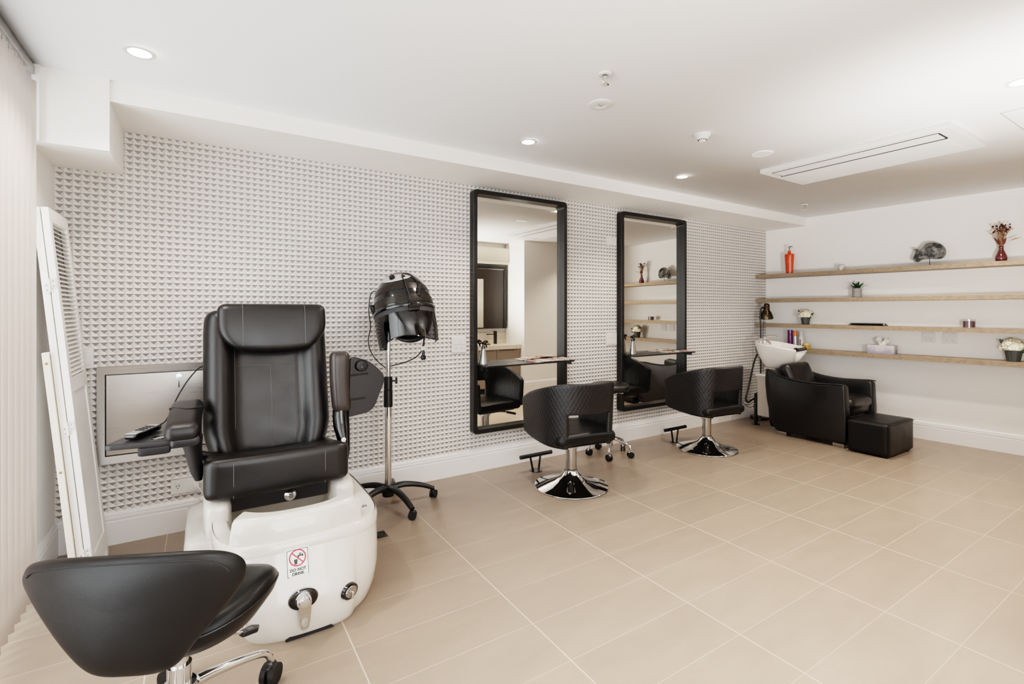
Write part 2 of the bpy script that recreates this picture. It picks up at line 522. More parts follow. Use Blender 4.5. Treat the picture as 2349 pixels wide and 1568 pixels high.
# rear: unseen glazed opening, added to let soft light in behind the viewer
bm = B()
box(bm, LX - 0.12, 1.67, -2.72, -2.6, 2.25, CZ); box(bm, LX - 0.12, LX + 0.1, -2.72, -2.6, 0, 2.25); box(bm, 1.5, 1.67, -2.72, -2.6, 0, 2.25)
struct('wall_rear', bm, M['paint'], sharp=30)
bm = B()
for x in (LX + 0.1, 0.45, 1.45): box(bm, x, x + 0.05, -2.69, -2.63, 0, 2.25)
for z in (0.0, 2.2): box(bm, LX + 0.1, 1.5, -2.69, -2.63, z, z + 0.05)
wf = struct('window_2_added', bm, M['blackm'], sharp=30)
bm = B(); box(bm, LX + 0.12, 1.48, -2.664, -2.658, 0.03, 2.22); obj('glass_pane', bm, M['pane'], wf)

# bulkhead along the patterned wall, with the boxed drop at the window end
SY = 3.005; SZ = 2.302; BX = -0.378; BZ = 2.06
bm = B(); box(bm, BX, 6.45, SY, WY + 0.03, SZ, CZ + 0.02); box(bm, LX - 0.02, BX, SY - 0.012, WY + 0.03, BZ, CZ + 0.02)
struct('trim_1', bm, M['paint'], sharp=30)
# narrow upright strip where the bulkhead meets the blinds
bm = B(); box(bm, LX - 0.01, LX + 0.045, SY - 0.028, SY - 0.0125, BZ, CZ); struct('trim_2', bm, M['trim'], sharp=30)

# baseboards with two fine grooves near the top
def base_prof():
    return [(0, 0), (0.018, 0), (0.018, 0.128), (0.014, 0.131), (0.014, 0.137), (0.017, 0.140), (0.017, 0.150), (0.012, 0.153), (0.012, 0.158), (0.014, 0.161), (0.010, 0.172), (0.004, 0.178), (0, 0.178)]
def baseboard(name, p0, p1, n):
    p0, p1, n = V(p0), V(p1), V(n)
    bm = B()
    loft(bm, [[p0 + n * q[0] + V((0, 0, q[1])) for q in base_prof()], [p1 + n * q[0] + V((0, 0, q[1])) for q in base_prof()]])
    struct(name, bm, M['trim'], sharp=25)
baseboard('baseboard_back', (LX, WY, 0), (6.02, WY, 0), (0, -1, 0))
baseboard('baseboard_left', (LX, 3.04, 0), (LX, WY - 0.018, 0), (1, 0, 0))
baseboard('baseboard_right', sw(0.018, 0), sw(S_END, 0), WN)
baseboard('baseboard_front', (NX, RY, 0), (6.2, RY, 0), (0, 1, 0))
# faint ceiling access panel joint
bm = B(); hx0, hx1, hy0, hy1 = 3.76, 4.36, 0.36, 0.83
for a, b, c, d in ((hx0, hx1, hy1 - 0.004, hy1), (hx0, hx1, hy0, hy0 + 0.004), (hx0, hx0 + 0.004, hy0, hy1), (hx1 - 0.004, hx1, hy0, hy1)):
    box(bm, a, b, c, d, CZ - 0.0015, CZ)
struct('trim_3', bm, M['greyline'], sharp=30)

# ------------------------------------------------------------------ vertical blind
t = thing('vertical_blind', 'pale vertical blind with long fabric slats hanging at the left window', 'blind', (LX + 0.000, 1.0, 0))
bm = B(); box(bm, -0.03, 0.03, -2.1, 1.98, 2.352, 2.395, 0.004)
obj('headrail', bm, M['satin'], t)
ys = 1.94; k = 0
while ys > -2.0:
    ang = math.radians(-58)
    bm = B()
    c, s = math.cos(ang), math.sin(ang)
    def slat(u, v, ys=ys):
        w = (u - 0.5) * 0.089; bow = 0.006 * (1 - (2 * u - 1) ** 2)
        return (w * s * -1 + bow * c, ys + w * c + bow * s, 0.035 + v * 2.285)
    sgrid(bm, slat, 4, 1)
    sl = obj('slat', bm, M['blind'], t, sharp=0, solid=0.0012)
    bm = B(); box(bm, -0.006, 0.006, ys - 0.02, ys + 0.02, 2.318, 2.352, 0.002)
    obj('hanger', bm, M['whitep'], sl)
    ys -= 0.075; k += 1

# ------------------------------------------------------------------ ceiling fittings
def downlight(x, y, label):
    t = thing('downlight', label, 'light', (x, y, CZ), group='recessed ceiling downlights')
    bm = B(); lathe(bm, [(0.040, -0.001), (0.042, -0.004), (0.058, -0.003), (0.059, 0.0)], seg=40); obj('trim_ring', bm, M['whitep'], t)
    bm = B(); lathe(bm, [(0.0, -0.002), (0.041, -0.002)], seg=40); obj('lens', bm, M['lampglow'], t, recalc=False)
    return t
downlight(-0.229, 2.605, 'glowing round ceiling downlight nearest the blinds')
downlight(1.794, 2.625, 'glowing round ceiling downlight in front of the left mirror')
downlight(3.334, 2.63, 'glowing round ceiling downlight in front of the right mirror')
downlight(3.327, 0.66, 'glowing round ceiling downlight at the right edge beyond the air conditioner')

def sprinkler(x, y, label):
    t = thing('fire_sprinkler', label, 'sprinkler', (x, y, CZ), group='ceiling fire sprinklers')
    bm = B(); lathe(bm, [(0.0, -0.001), (0.030, -0.001), (0.034, -0.004), (0.030, -0.010), (0.018, -0.012), (0.014, -0.006), (0, -0.006)], seg=32); obj('rose', bm, M['whitep'], t)
    bm = B(); cyl(bm, (0, 0, -0.006), (0, 0, -0.026), 0.010); 
    for s in (-1, 1): tube(bm, [(0.008 * s, 0, -0.024), (0.013 * s, 0, -0.036), (0.004 * s, 0, -0.052)], 0.0026, 8)
    cyl(bm, (0, 0, -0.026), (0, 0, -0.050), 0.003)
    obj('body', bm, M['chrome'], t)
    bm = B()
    lathe(bm, [(0, -0.052), (0.017, -0.052), (0.018, -0.054), (0, -0.055)], seg=24); obj('deflector', bm, M['chrome'], t)
sprinkler(1.576, 1.675, 'chrome fire sprinkler in the middle of the ceiling above the round emergency light')
sprinkler(5.272, 2.63, 'small far fire sprinkler close to the end of the bulkhead')

t = thing('emergency_light', 'flat round white ceiling emergency light with small centre holes', 'light', (1.792, 1.94, CZ))
bm = B(); lathe(bm, [(0, -0.006), (0.03, -0.006), (0.034, -0.009), (0.058, -0.008), (0.064, -0.004), (0.065, 0)], seg=40); obj('cover', bm, M['whitep'], t)
bm = B()
for x, y, r in ((0.0, 0.0, 0.006), (0.016, 0.006, 0.004), (-0.015, -0.006, 0.004), (0.004, -0.017, 0.003)): cyl(bm, (x, y, -0.0075), (x, y, -0.005), r, seg=14)
obj('sensor', bm, M['greyline'], t)

t = thing('smoke_detector', 'white domed smoke detector on the ceiling', 'smoke detector', (2.638, 1.93, CZ))
bm = B(); lathe(bm, [(0, -0.018), (0.040, -0.018), (0.048, -0.012), (0.050, 0)], seg=40); obj('base', bm, M['whitep'], t)
bm = B(); lathe(bm, [(0, -0.046), (0.018, -0.046), (0.022, -0.042), (0.024, -0.034), (0.036, -0.026), (0.038, -0.018)], seg=40); obj('head', bm, M['whitep'], t)
bm = B()
for k in range(12):
    a = 2 * PI * k / 12; box(bm, 0.0243 * math.cos(a) - 0.002, 0.0243 * math.cos(a) + 0.002, 0.0243 * math.sin(a) - 0.002, 0.0243 * math.sin(a) + 0.002, -0.040, -0.034)
obj('vent', bm, M['gap'], t)

t = thing('ceiling_speaker', 'flat round white ceiling speaker beside the air conditioner', 'speaker', (3.315, 1.941, CZ))
bm = B(); lathe(bm, [(0.058, -0.005), (0.064, -0.006), (0.069, -0.003), (0.07, 0)], seg=40); obj('rim', bm, M['whitep'], t)
bm = B(); lathe(bm, [(0, -0.004), (0.059, -0.005)], seg=40); obj('grille', bm, pbr('speaker mesh', (204, 203, 202), 0.7, bump=0.3, bscale=900), t)

t = thing('air_conditioner', 'long white cassette air conditioner set in the ceiling', 'air conditioner', (3.99, 1.60, CZ))
m_ac = pbr('aircon plastic', (206, 205, 203), 0.45, var=0.01)
bm = B(); box(bm, -0.315, 0.32, -0.58, 0.57, -0.034, 0.0, 0.004); obj('panel', bm, m_ac, t)
bm = B(); box(bm, -0.25, -0.115, -0.50, 0.50, -0.040, -0.032, 0.003); fl = obj('flap', bm, m_ac, t)
bm = B(); box(bm, -0.120, -0.106, -0.51, 0.51, -0.0410, -0.0335); box(bm, -0.255, -0.2485, -0.50, 0.50, -0.0370, -0.0335)
for y in (-0.51, 0.50): box(bm, -0.25, -0.112, y, y + 0.008, -0.0370, -0.0335)
obj('slot', bm, M['gap'], t)
bm = B(); box(bm, -0.08, 0.27, -0.50, 0.50, -0.037, -0.033, 0.002); obj('intake_grille', bm, pbr('aircon grille', (214, 213, 211), 0.6, bump=0.4, bscale=500, stretch=(40, 1, 1)), t)
bm = B(); box(bm, -0.084, -0.08, -0.5, 0.5, -0.0355, -0.0335); box(bm, 0.27, 0.274, -0.5, 0.5, -0.0355, -0.0335); obj('joint', bm, M['greyline'], t)

# ------------------------------------------------------------------ wall plates
def plate(name, label, cat, c, n, w, h, kind, group=None, mat=None, rz=None):
    """electrical plate on a wall; local x = right, y = out of wall, z = up"""
    ang = math.atan2(n.y, n.x) - PI / 2
    t = thing(name, label, cat, c, ang, group)
    pm = mat or M['whitep']
    bm = B(); box(bm, -w / 2, w / 2, -0.002, 0.010, -h / 2, h / 2, 0.003); obj('plate', bm, pm, t)
    if kind == 'double':
        for s in (-1, 1):
            bm = B(); box(bm, s * w * 0.2 - w * 0.19, s * w * 0.2 + w * 0.19, 0.009, 0.0125, h * 0.03, h * 0.40, 0.0015); obj('rocker', bm, pm, t)
        for s in (-1, 1):
            bm = B()
            for dx, dz, a in ((-0.007, 0.004, 0.5), (0.007, 0.004, -0.5), (0, -0.008, 0)):
                cx, cz = s * w * 0.2 + dx, -h * 0.24 + dz
                tmp = bmesh.new(); bmesh.ops.create_cube(tmp, size=1.0)
                merge(bm, tmp, Matrix.Translation((cx, 0.0098, cz)) @ Matrix.Rotation(a, 4, 'Y') @ Matrix.Diagonal((0.0025, 0.001, 0.008, 1)))
            obj('socket', bm, M['gap'], t)
        bm = B(); box(bm, -w * 0.4, w * 0.4, 0.0097, 0.0104, -0.002, -0.0008); obj('joint', bm, M['greyline'], t)
    elif kind == 'switch':
        bm = B(); box(bm, -w * 0.4, w * 0.4, 0.009, 0.013, 0.004, h * 0.40, 0.0015); obj('rocker', bm, pm, t)
        bm = B(); box(bm, -w * 0.4, w * 0.4, 0.009, 0.013, -h * 0.40, -0.002, 0.0015); obj('rocker', bm, pm, t)
    elif kind == 'single':
        bm = B(); box(bm, -w * 0.3, w * 0.3, 0.009, 0.0125, -h * 0.32, h * 0.32, 0.002); obj('cover', bm, pm, t)
    return t
NB = V((0, -1, 0))
plate('power_outlet', 'white double power outlet with switches between the hair dryer and the left mirror', 'power outlet', (1.706, WY, 1.026), NB, 0.128, 0.122, 'double')
plate('light_switch', 'white two-button light switch between the two mirrors', 'switch', (3.354, WY, 1.022), NB, 0.130, 0.120, 'switch')
plate('blank_plate', 'small white blank plate high between the two mirrors', 'wall plate', (3.354, WY, 1.966), NB, 0.125, 0.074, 'single')
plate('wall_plate', 'white upright plate on the wall just behind the leaning screen', 'wall plate', (-0.53, WY, 1.04), NB, 0.05, 0.115, 'single')
p1, p2 = sw(1.60, 0), sw(1.76, 0)
plate('power_outlet', 'white double outlet with round sockets, left of the pair under the third shelf', 'power outlet', sw(1.605, 0, 1.028), WN, 0.108, 0.105, 'double')
plate('power_outlet', 'white double outlet, right of the pair under the third shelf, nearer the purple candle', 'power outlet', sw(1.765, 0, 1.028), WN, 0.108, 0.11, 'double')

# outlet low behind the pedicure chair, with a plug in it
t = thing('power_outlet', 'white power outlet low on the wall behind the pedicure chair', 'power outlet', (-0.085, WY, 0.262))
bm = B(); box(bm, -0.075, 0.085, -0.010, 0.002, -0.042, 0.042, 0.003); obj('plate', bm, M['whitep'], t)
bm = B()
for dx, dz in ((-0.048, 0.004), (-0.034, 0.004), (-0.041, -0.009)): box(bm, dx - 0.0015, dx + 0.0015, -0.0108, -0.0095, dz - 0.004, dz + 0.004)
obj('socket', bm, M['gap'], t)
bm = B(); box(bm, -0.053, -0.029, -0.0135, -0.009, 0.016, 0.032, 0.002); obj('rocker', bm, M['whitep'], t)
t = thing('power_plug', 'white power plug and cable pushed into the low outlet behind the pedicure chair', 'plug', (-0.035, WY - 0.012, 0.262))
bm = B(); cyl(bm, (0, 0.0, 0), (0, -0.03, 0), 0.019, 0.015); obj('plug_body', bm, M['whitep'], t)
bm = B(); tube(bm, [(0, -0.026, 0), (0.02, -0.05, -0.02), (0.05, -0.055, -0.09), (0.075, -0.05, -0.15), (0.10, -0.05, -0.20)], 0.0035, 8); obj('cable', bm, M['whitep'], t)

# floor drain
t = thing('floor_drain', 'small square dark floor drain beside the pedicure spa', 'drain', (0.858, 2.785, 0), 0.0)
bm = B(); box(bm, -0.042, 0.042, -0.042, 0.042, -0.004, 0.002, 0.001); obj('plate', bm, pbr('aged bronze', (70, 62, 56), 0.35, metal=0.8), t)
bm = B(); lathe(bm, [(0.030, 0.0021), (0.030, 0.004), (0.034, 0.004), (0.034, 0.0021)], seg=32); lathe(bm, [(0, 0.004), (0.018, 0.004), (0.019, 0.002)], seg=24); obj('grate', bm, M['gap'], t)
# ------------------------------------------------------------------ steel cabinet in the wall
t = thing('steel_cabinet', 'brushed stainless steel wall cabinet behind the pedicure chair', 'cabinet', (-0.12, WY, 0.72))
bm = B()
fw, fh, iw, ih = 0.375, 0.270, 0.335, 0.225
o4 = [(-fw, 0.001, -fh), (fw, 0.001, -fh), (fw, 0.001, fh), (-fw, 0.001, fh)]
o3 = [(x * 0.985, -0.035, z * 0.985) for x, y, z in o4]
i4 = [(-iw, -0.030, -ih), (iw, -0.030, -ih), (iw, -0.030, ih), (-iw, -0.030, ih)]
i3 = [(x, -0.004, z) for x, y, z in i4]
loft(bm, [o4, o3, i4, i3], False, False); obj('frame', bm, M['steel'], t, sharp=20)
bm = B(); box(bm, -iw + 0.004, iw - 0.004, -0.026, -0.002, -ih + 0.004, ih - 0.004, 0.002); d = obj('door', bm, M['steel'], t)
bm = B(); cyl(bm, (0.0, -0.026, 0.195), (0.0, -0.036, 0.195), 0.014); obj('lock', bm, M['chrome'], d)
bm = B(); box(bm, -0.001, 0.001, -0.048, -0.034, 0.188, 0.202); cyl(bm, (-0.001, -0.046, 0.178), (0.001, -0.046, 0.178), 0.012); box(bm, -0.003, 0.003, -0.044, -0.040, 0.130, 0.170, 0.001); obj('key', bm, M['chrome'], d)
bm = B(); box(bm, -iw, iw, -0.006, -0.0015, -ih, ih); obj('shadow_gap', bm, M['gap'], t)

# ------------------------------------------------------------------ folded louvred screen leaning on the left wall
t = thing('folding_screen', 'white folded louvred timber screen leaning against the left wall', 'folding screen', (-0.425, 3.165, 0.0))
LEAN = math.radians(-5.4)
LM = Matrix.Rotation(LEAN, 4, 'Y')
def lean(bm):
    bmesh.ops.transform(bm, matrix=LM, verts=bm.verts); return bm
PW, PH, PT = 0.37, 1.775, 0.026       # along y, up, thickness (x)
for p in range(2):
    xr = -p * (PT + 0.003); xl = xr - PT
    fr = B()
    y0, y1 = -PW / 2, PW / 2
    st = 0.045
    box(fr, xl, xr, y0, y0 + st, 0.0, PH, 0.002); box(fr, xl, xr, y1 - st, y1, 0.0, PH, 0.002)
    for z0, z1 in ((PH - 0.06, PH), (0.92, 0.99), (0.05, 0.14)): box(fr, xl, xr, y0 + st, y1 - st, z0, z1, 0.002)
    pn = obj('panel_frame', lean(fr), M['paintedwood'], t)
    lv = B(); n = 34
    for k in range(n):
        z = 0.995 + (PH - 0.065 - 0.995) * (k + 0.5) / n
        tmp = B(); box(tmp, -0.0155, 0.0155, y0 + st - 0.004, y1 - st + 0.004, -0.0025, 0.0025, 0.001)
        merge(lv, tmp, Matrix.Translation((xl + PT / 2, 0, z)) @ Matrix.Rotation(math.radians(35), 4, 'Y'))
    obj('louvres', lean(lv), M['paintedwood'], pn)
    bd = B()
    for k in range(9):
        w = (PW - 2 * st) / 9; a = y0 + st + k * w
        box(bd, xl + 0.006, xr - 0.006, a + 0.0008, a + w - 0.0008, 0.14, 0.92, 0.002)
    obj('board_infill', lean(bd), M['paintedwood'], pn)
for z in (1.42, 0.76, 0.16):
    bm = B()
    box(bm, -PT - 0.022, -PT - 0.003, -PW / 2 - 0.003, -PW / 2, z - 0.035, z + 0.012, 0.001); box(bm, -PT, -0.004, -PW / 2 - 0.003, -PW / 2, z - 0.012, z + 0.035, 0.001)
    cyl(bm, (-PT - 0.0015, -PW / 2 - 0.004, z - 0.03), (-PT - 0.0015, -PW / 2 - 0.004, z + 0.03), 0.004, seg=10)
    h = obj('hinge', lean(bm), M['whitep2'], t)
    bm = B()
    for dx, dz in ((-PT - 0.012, -0.02), (-PT - 0.012, 0.002), (-0.014, 0.02), (-0.014, -0.002)): cyl(bm, (dx, -PW / 2 - 0.002, z + dz), (dx, -PW / 2 - 0.004, z + dz), 0.0028, seg=10)
    obj('screw', lean(bm), M['satin'], h)
bm = B(); box(bm, -PT * 2 - 0.030, -PT * 2 - 0.005, -PW / 2 - 0.014, -PW / 2 + 0.03, 0.11, 1.12, 0.002)
la = obj('timber_lath', lean(bm), M['rawwood'], t)
m_knot = pbr('wood knot', (150, 120, 88), 0.6, var=0.15, vscale=60)
for z in (0.57, 1.07):
    bm = B(); cyl(bm, (-PT * 2 - 0.017, -PW / 2 - 0.0138, z), (-PT * 2 - 0.017, -PW / 2 - 0.0150, z), 0.006, seg=14); obj('knot', lean(bm), m_knot, la)

# ------------------------------------------------------------------ pedicure spa chair
PC = thing('pedicure_chair', 'black leather pedicure spa chair with white foot basin facing the camera', 'pedicure chair', (0.31, 2.75, 0))
def pobj(name, bm, m, label=None, parent=None, **k):
    return obj(name, bm, m, parent or PC, label, world=True, **k)
# --- tub: lofted shell with a hollow
def front_push(p):
    # the middle of the front swells forward towards the floor
    w = max(0.0, 1 - ((p.x - 0.345) / 0.21) ** 12) if abs(p.x - 0.345) < 0.21 else 0.0
    if p.y < 2.4 and p.z < 0.235: p.y -= 0.036 * w * min(1.0, (0.235 - p.z) / 0.03)
    return p
TX = 0.372
bm = B()
sec = [(0.0, 0.318, 0.475, 3.0, 2.60), (0.02, 0.326, 0.49, 3.0, 2.60), (0.08, 0.338, 0.505, 3.2, 2.60), (0.15, 0.347, 0.505, 3.4, 2.605), (0.22, 0.350, 0.497, 3.4, 2.61), (0.30, 0.347, 0.483, 3.6, 2.615), (0.345, 0.344, 0.475, 3.8, 2.62),
       (0.362, 0.338, 0.466, 3.8, 2.62), (0.366, 0.324, 0.452, 3.8, 2.62), (0.364, 0.290, 0.405, 3.6, 2.61), (0.355, 0.276, 0.385, 3.4, 2.60), (0.25, 0.25, 0.33, 3.0, 2.58), (0.15, 0.21, 0.28, 2.6, 2.56)]
rings = [superell(TX, cy, a, b_, n, z, 220, fy=front_push) for z, a, b_, n, cy in sec]
loft(bm, rings)
tub = pobj('tub', bm, M['acrylic'], sharp=50)
# upper trim line: raised lip band round the tub
bm = B(); rr = [superell(TX, 2.62, 0.347, 0.478, 3.8, 0.318, 96), superell(TX, 2.62, 0.350, 0.481, 3.8, 0.326, 96), superell(TX, 2.62, 0.349, 0.479, 3.8, 0.350, 96), superell(TX, 2.62, 0.342, 0.470, 3.8, 0.366, 96)]
loft(bm, rr, False, False); pobj('lip', bm, M['acrylic'], parent=tub, sharp=60)
# toe recess: dark block stands in for the shade in the notch
bm = B(); prism(bm, rounded([(0.27, 0.0), (0.455, 0.0), (0.435, 0.022), (0.29, 0.022)], 0.006), 'y', 2.079, 2.20); pobj('toe_recess_shade', bm, M['gap'], parent=tub)
# --- splash guard
def splash(u, v):
    return None
bm = B()
def sg_ring(z, grow, inset):
    pts = []
    x0, x1 = 0.085 - grow, 0.605 + grow
    n = 24
    for k in range(n + 1):
        s = k / n; x = x0 + (x1 - x0) * s
        c = (2 * s - 1)
        pts.append((x, 2.165 + inset + 0.055 * abs(c) ** 3.0, z))
    for k in range(n + 1):
        s = 1 - k / n; x = x0 + (x1 - x0) * s + 0
        c = (2 * s - 1)
        xx = x0 + 0.03 + (x1 - x0 - 0.06) * s
        pts.append((xx, 2.235 + inset * 0.3 + 0.075 * abs(c) ** 3.0 - 0.012, z))
    return pts
loft(bm, [sg_ring(0.345, 0.0, 0.0), sg_ring(0.40, -0.004, 0.006), sg_ring(0.445, -0.012, 0.018), sg_ring(0.457, -0.020, 0.028), sg_ring(0.460, -0.03, 0.04)])
pobj('splash_guard', bm, M['acrylic'], sharp=60)
# --- pedestal behind the tub and seat supports
bm = B(); rbox(bm, (0.32, 3.08, 0.10), (0.80, 0.60, 0.20), 0.06, 8)
rbox(bm, (0.32, 3.10, 0.27), (0.60, 0.50, 0.30), 0.05, 8)
pobj('pedestal', bm, M['acrylic'])
for x, s in ((0.055, -1), (0.605, 1)):
    bm = B(); rbox(bm, (x, 2.74, 0.375), (0.11, 0.46, 0.17), 0.04, 6, f=lambda p: V((p.x, p.y, p.z + (0.03 if p.y > 0 else -0.02) * abs(p.y) / 0.23)))
    sp_ = pobj('seat_support', bm, M['acrylic'])
    bm = B(); cyl(bm, (x, 2.56, 0.425), (x, 2.56, 0.431), 0.010); pobj('screw', bm, M['chrome'], parent=sp_)
bm = B(); cyl(bm, (0.648, 2.33, 0.362), (0.648, 2.33, 0.370), 0.012); pobj('rim_screw', bm, M['chrome'])
# under-seat flap and spout
bm = B(); box(bm, 0.10, 0.54, 2.60, 2.64, 0.36, 0.47, 0.01); pobj('under_seat_flap', bm, M['gplastic'])
bm = B(); lathe(bm, [(0, 0.014), (0.012, 0.012), (0.026, 0.004), (0.028, 0)], (0.36, 2.595, 0.395), M=Matrix.Rotation(PI / 2, 4, 'X')); cyl(bm, (0.36, 2.585, 0.395), (0.36, 2.56, 0.40), 0.011)
pobj('spout', bm, M['chrome'])
# --- seat
def seat_f(p):
    # top slopes down to the back and is scooped; front edge rolls over
    ty = (p.y + 0.23) / 0.46
    q = p.copy()
    if p.z > 0: q.z -= 0.075 * ty + 0.014 * (1 - (p.x / 0.31) ** 2) * min(1, max(0, ty * 2)) * (1 if ty < 0.9 else 0.5)
    else: q.z += 0.02 * ty
    q.y -= 0.012 * (1 - (p.x / 0.31) ** 2)
    return q
bm = B(); rbox(bm, (0.312, 2.74, 0.545), (0.625, 0.47, 0.195), 0.04, 14, f=seat_f)
seat = pobj('seat', bm, M['leather'], sharp=0)
def seam(pts, r=0.0016): 
    b_ = B(); tube(b_, pts, r, 6, 4); return b_
for x in (0.115, 0.505):
    pobj('seam', seam([(x, 2.505, 0.455), (x, 2.497, 0.54), (x, 2.500, 0.612), (x, 2.53, 0.628), (x, 2.62, 0.606), (x, 2.76, 0.575)]), M['thread'], parent=seat)
# --- backrest
BT = math.radians(-14.5)
BM_ = Matrix.Translation((0.308, 3.03, 0.90)) @ Matrix.Rotation(BT, 4, 'X')
def back_f(p):
    q = p.copy()
    v = (p.z + 0.40) / 0.80
    if p.y < 0.02:
        c = abs(p.x)
        s = 1 / (1 + math.exp((c - 0.175) / 0.012))         # 1 in the centre panel, 0 on the bolsters
        q.y += 0.038 * s
        q.y -= 0.022 * (1 - s) * math.sin(max(0, min(1, (c - 0.165) / 0.14)) * PI)
        # soft creases in the lower centre panel
        q.y += s * 0.005 * math.sin(p.z * 38 + p.x * 22) * max(0.0, 0.55 - v)
    # sides: slightly narrower towards the very bottom and rounded shoulders at the top
    q.x *= 1 - 0.16 * max(0.0, (0.22 - v) / 0.22) ** 1.6 - 0.02 * max(0, v - 0.85) / 0.15
    return q
bm = B(); rbox(bm, (0, 0, 0), (0.618, 0.15, 0.80), 0.055, 30, f=back_f)
bmesh.ops.transform(bm, matrix=BM_, verts=bm.verts)
back = pobj('backrest', bm, M['leather'], sharp=0)
def onb(x, z, d=0.0):
    s = 1 / (1 + math.exp((abs(x) - 0.175) / 0.012))
    return BM_ @ V((x, -0.075 + 0.038 * s - d, z))
for x in (-0.165, 0.165):
    pobj('seam', seam([onb(x, z, 0.0005) for z in (-0.36, -0.2, 0.0, 0.2, 0.26)], 0.0018), M['thread'], parent=back)
pobj('seam', seam([onb(0.01, z, 0.001) for z in (-0.36, -0.2, 0.0, 0.09)], 0.0018), M['thread'], parent=back)
pobj('seam', seam([onb(x, 0.09, 0.001) for x in (-0.15, -0.05, 0.05, 0.15)], 0.0014), M['thread'], parent=back)
# head cushion
def head_f(p):
    q = p.copy()
    v = (p.z + 0.125) / 0.25
    k = max(0.0, (0.62 - v) / 0.62)
    q.x *= 1 - 0.36 * k ** 2.4
    q.z -= 0.012 * (1 - (p.x / 0.27) ** 2) * (1 - v)
    q.y -= 0.012 * math.sin(v * PI)
    return q
bm = B(); rbox(bm, (0.0, 0, 0), (0.545, 0.085, 0.265), 0.040, 18, f=head_f)
bmesh.ops.transform(bm, matrix=BM_ @ Matrix.Translation((0.026, -0.096, 0.288)) @ Matrix.Rotation(math.radians(6), 4, 'X'), verts=bm.verts)
head = pobj('head_cushion', bm, M['leather'], sharp=0)
HM = BM_ @ Matrix.Translation((0.026, -0.096, 0.288)) @ Matrix.Rotation(math.radians(6), 4, 'X')
for x in (-0.155, 0.155):
    pobj('seam', seam([HM @ V((x, -0.052, -0.10)), HM @ V((x, -0.056, 0)), HM @ V((x, -0.050, 0.09)), HM @ V((x, -0.035, 0.122))], 0.0018), M['thread'], parent=head)
# back shell
bm = B(); rbox(bm, (0, 0.07, -0.02), (0.56, 0.06, 0.74), 0.03, 6); bmesh.ops.transform(bm, matrix=BM_, verts=bm.verts)
pobj('back_shell', bm, M['gplastic'])
# --- left armrest (lowered)
bm = B()
def arm_f(p):
    q = p.copy(); t_ = (p.y + 0.21) / 0.42
    q.z += 0.035 * t_ - 0.02 * (1 - t_) ** 3
    q.x += -0.012 * (1 - t_)
    return q
rbox(bm, (-0.065, 2.74, 0.783), (0.135, 0.42, 0.075), 0.034, 10, f=arm_f)
arm = pobj('armrest', bm, M['leather'], 'lowered padded left armrest', sharp=0)
bm = B(); rbox(bm, (-0.065, 2.72, 0.728), (0.118, 0.36, 0.055), 0.022, 8); pobj('arm_shell', bm, M['gplastic'], parent=arm)
bm = B()
loft(bm, [[(c[0] + 0.036 * math.cos(a) * c[3], c[1] + 0.085 * math.sin(a) * c[4], c[2]) for a in [2 * PI * k / 20 for k in range(20)]] for c in
          [(-0.045, 2.70, 0.715, 1.25, 1.3), (-0.040, 2.69, 0.66, 1.0, 0.9), (-0.032, 2.685, 0.60, 0.85, 0.6), (-0.024, 2.68, 0.55, 0.7, 0.42), (-0.018, 2.675, 0.515, 0.42, 0.22)]])
pobj('arm_fin', bm, M['gplastic'], parent=arm, sharp=60)
bm = B(); cyl(bm, (-0.02, 2.80, 0.60), (0.06, 2.84, 0.56), 0.022); pobj('pivot', bm, M['plastic'], parent=arm)
# tray on the left arm with a cup well
bm = B(); tp = rounded([(-0.365, 2.70), (-0.10, 2.655), (-0.10, 3.06), (-0.19, 3.08), (-0.26, 2.98)], [0.03, 0.04, 0.03, 0.03, 0.06], 5)
prism(bm, tp, 'z', 0.692, 0.718, 0.008); tray = pobj('side_tray', bm, M['gplastic'], 'grey side tray on the lowered left arm')
bm = B(); rbox(bm, (-0.185, 2.735, 0.672), (0.12, 0.09, 0.045), 0.012, 5); pobj('cup_well', bm, M['gplastic'], parent=tray)
bm = B(); lathe(bm, [(0.028, 0.0), (0.028, 0.003), (0.034, 0.003), (0.035, 0.0)], (-0.165, 2.74, 0.718), seg=28); lathe(bm, [(0, 0.0006), (0.028, 0.0006)], (-0.165, 2.74, 0.718), seg=28)
pobj('cup_rim', bm, M['gloss'], parent=tray)
# --- right armrest (swung up)
bm = B(); rbox(bm, (0.655, 2.86, 0.892), (0.108, 0.085, 0.345), 0.032, 10, f=lambda p: V((p.x * (1 - 0.1 * (0.17 - p.z) / 0.34) + 0.012 * (p.z < 0) * (-p.z / 0.17), p.y, p.z)))
ra = pobj('armrest', bm, pbr('dark brown moulded arm', (52, 46, 44), 0.3, var=0.05), 'right armrest swung upright', sharp=0)
bm = B()
loft(bm, [[(c[0] + c[3] * math.cos(a), c[1] + c[4] * math.sin(a), c[2]) for a in [2 * PI * k / 20 for k in range(20)]] for c in
          [(0.660, 2.86, 0.76, 0.040, 0.036), (0.662, 2.86, 0.70, 0.046, 0.040), (0.664, 2.85, 0.64, 0.045, 0.045), (0.668, 2.83, 0.58, 0.036, 0.05), (0.672, 2.81, 0.52, 0.028, 0.045), (0.672, 2.80, 0.47, 0.018, 0.03)]])
pobj('arm_link', bm, M['gloss'], parent=ra, sharp=60)
bm = B(); cyl(bm, (0.655, 2.775, 0.585), (0.655, 2.765, 0.585), 0.013); pobj('bolt', bm, M['chrome'], parent=ra)
bm = B(); tp = rounded([(0.705, 0.685), (0.845, 0.705), (0.925, 0.905), (0.825, 1.005), (0.715, 1.035)], [0.012, 0.05, 0.05, 0.06, 0.03], 5)
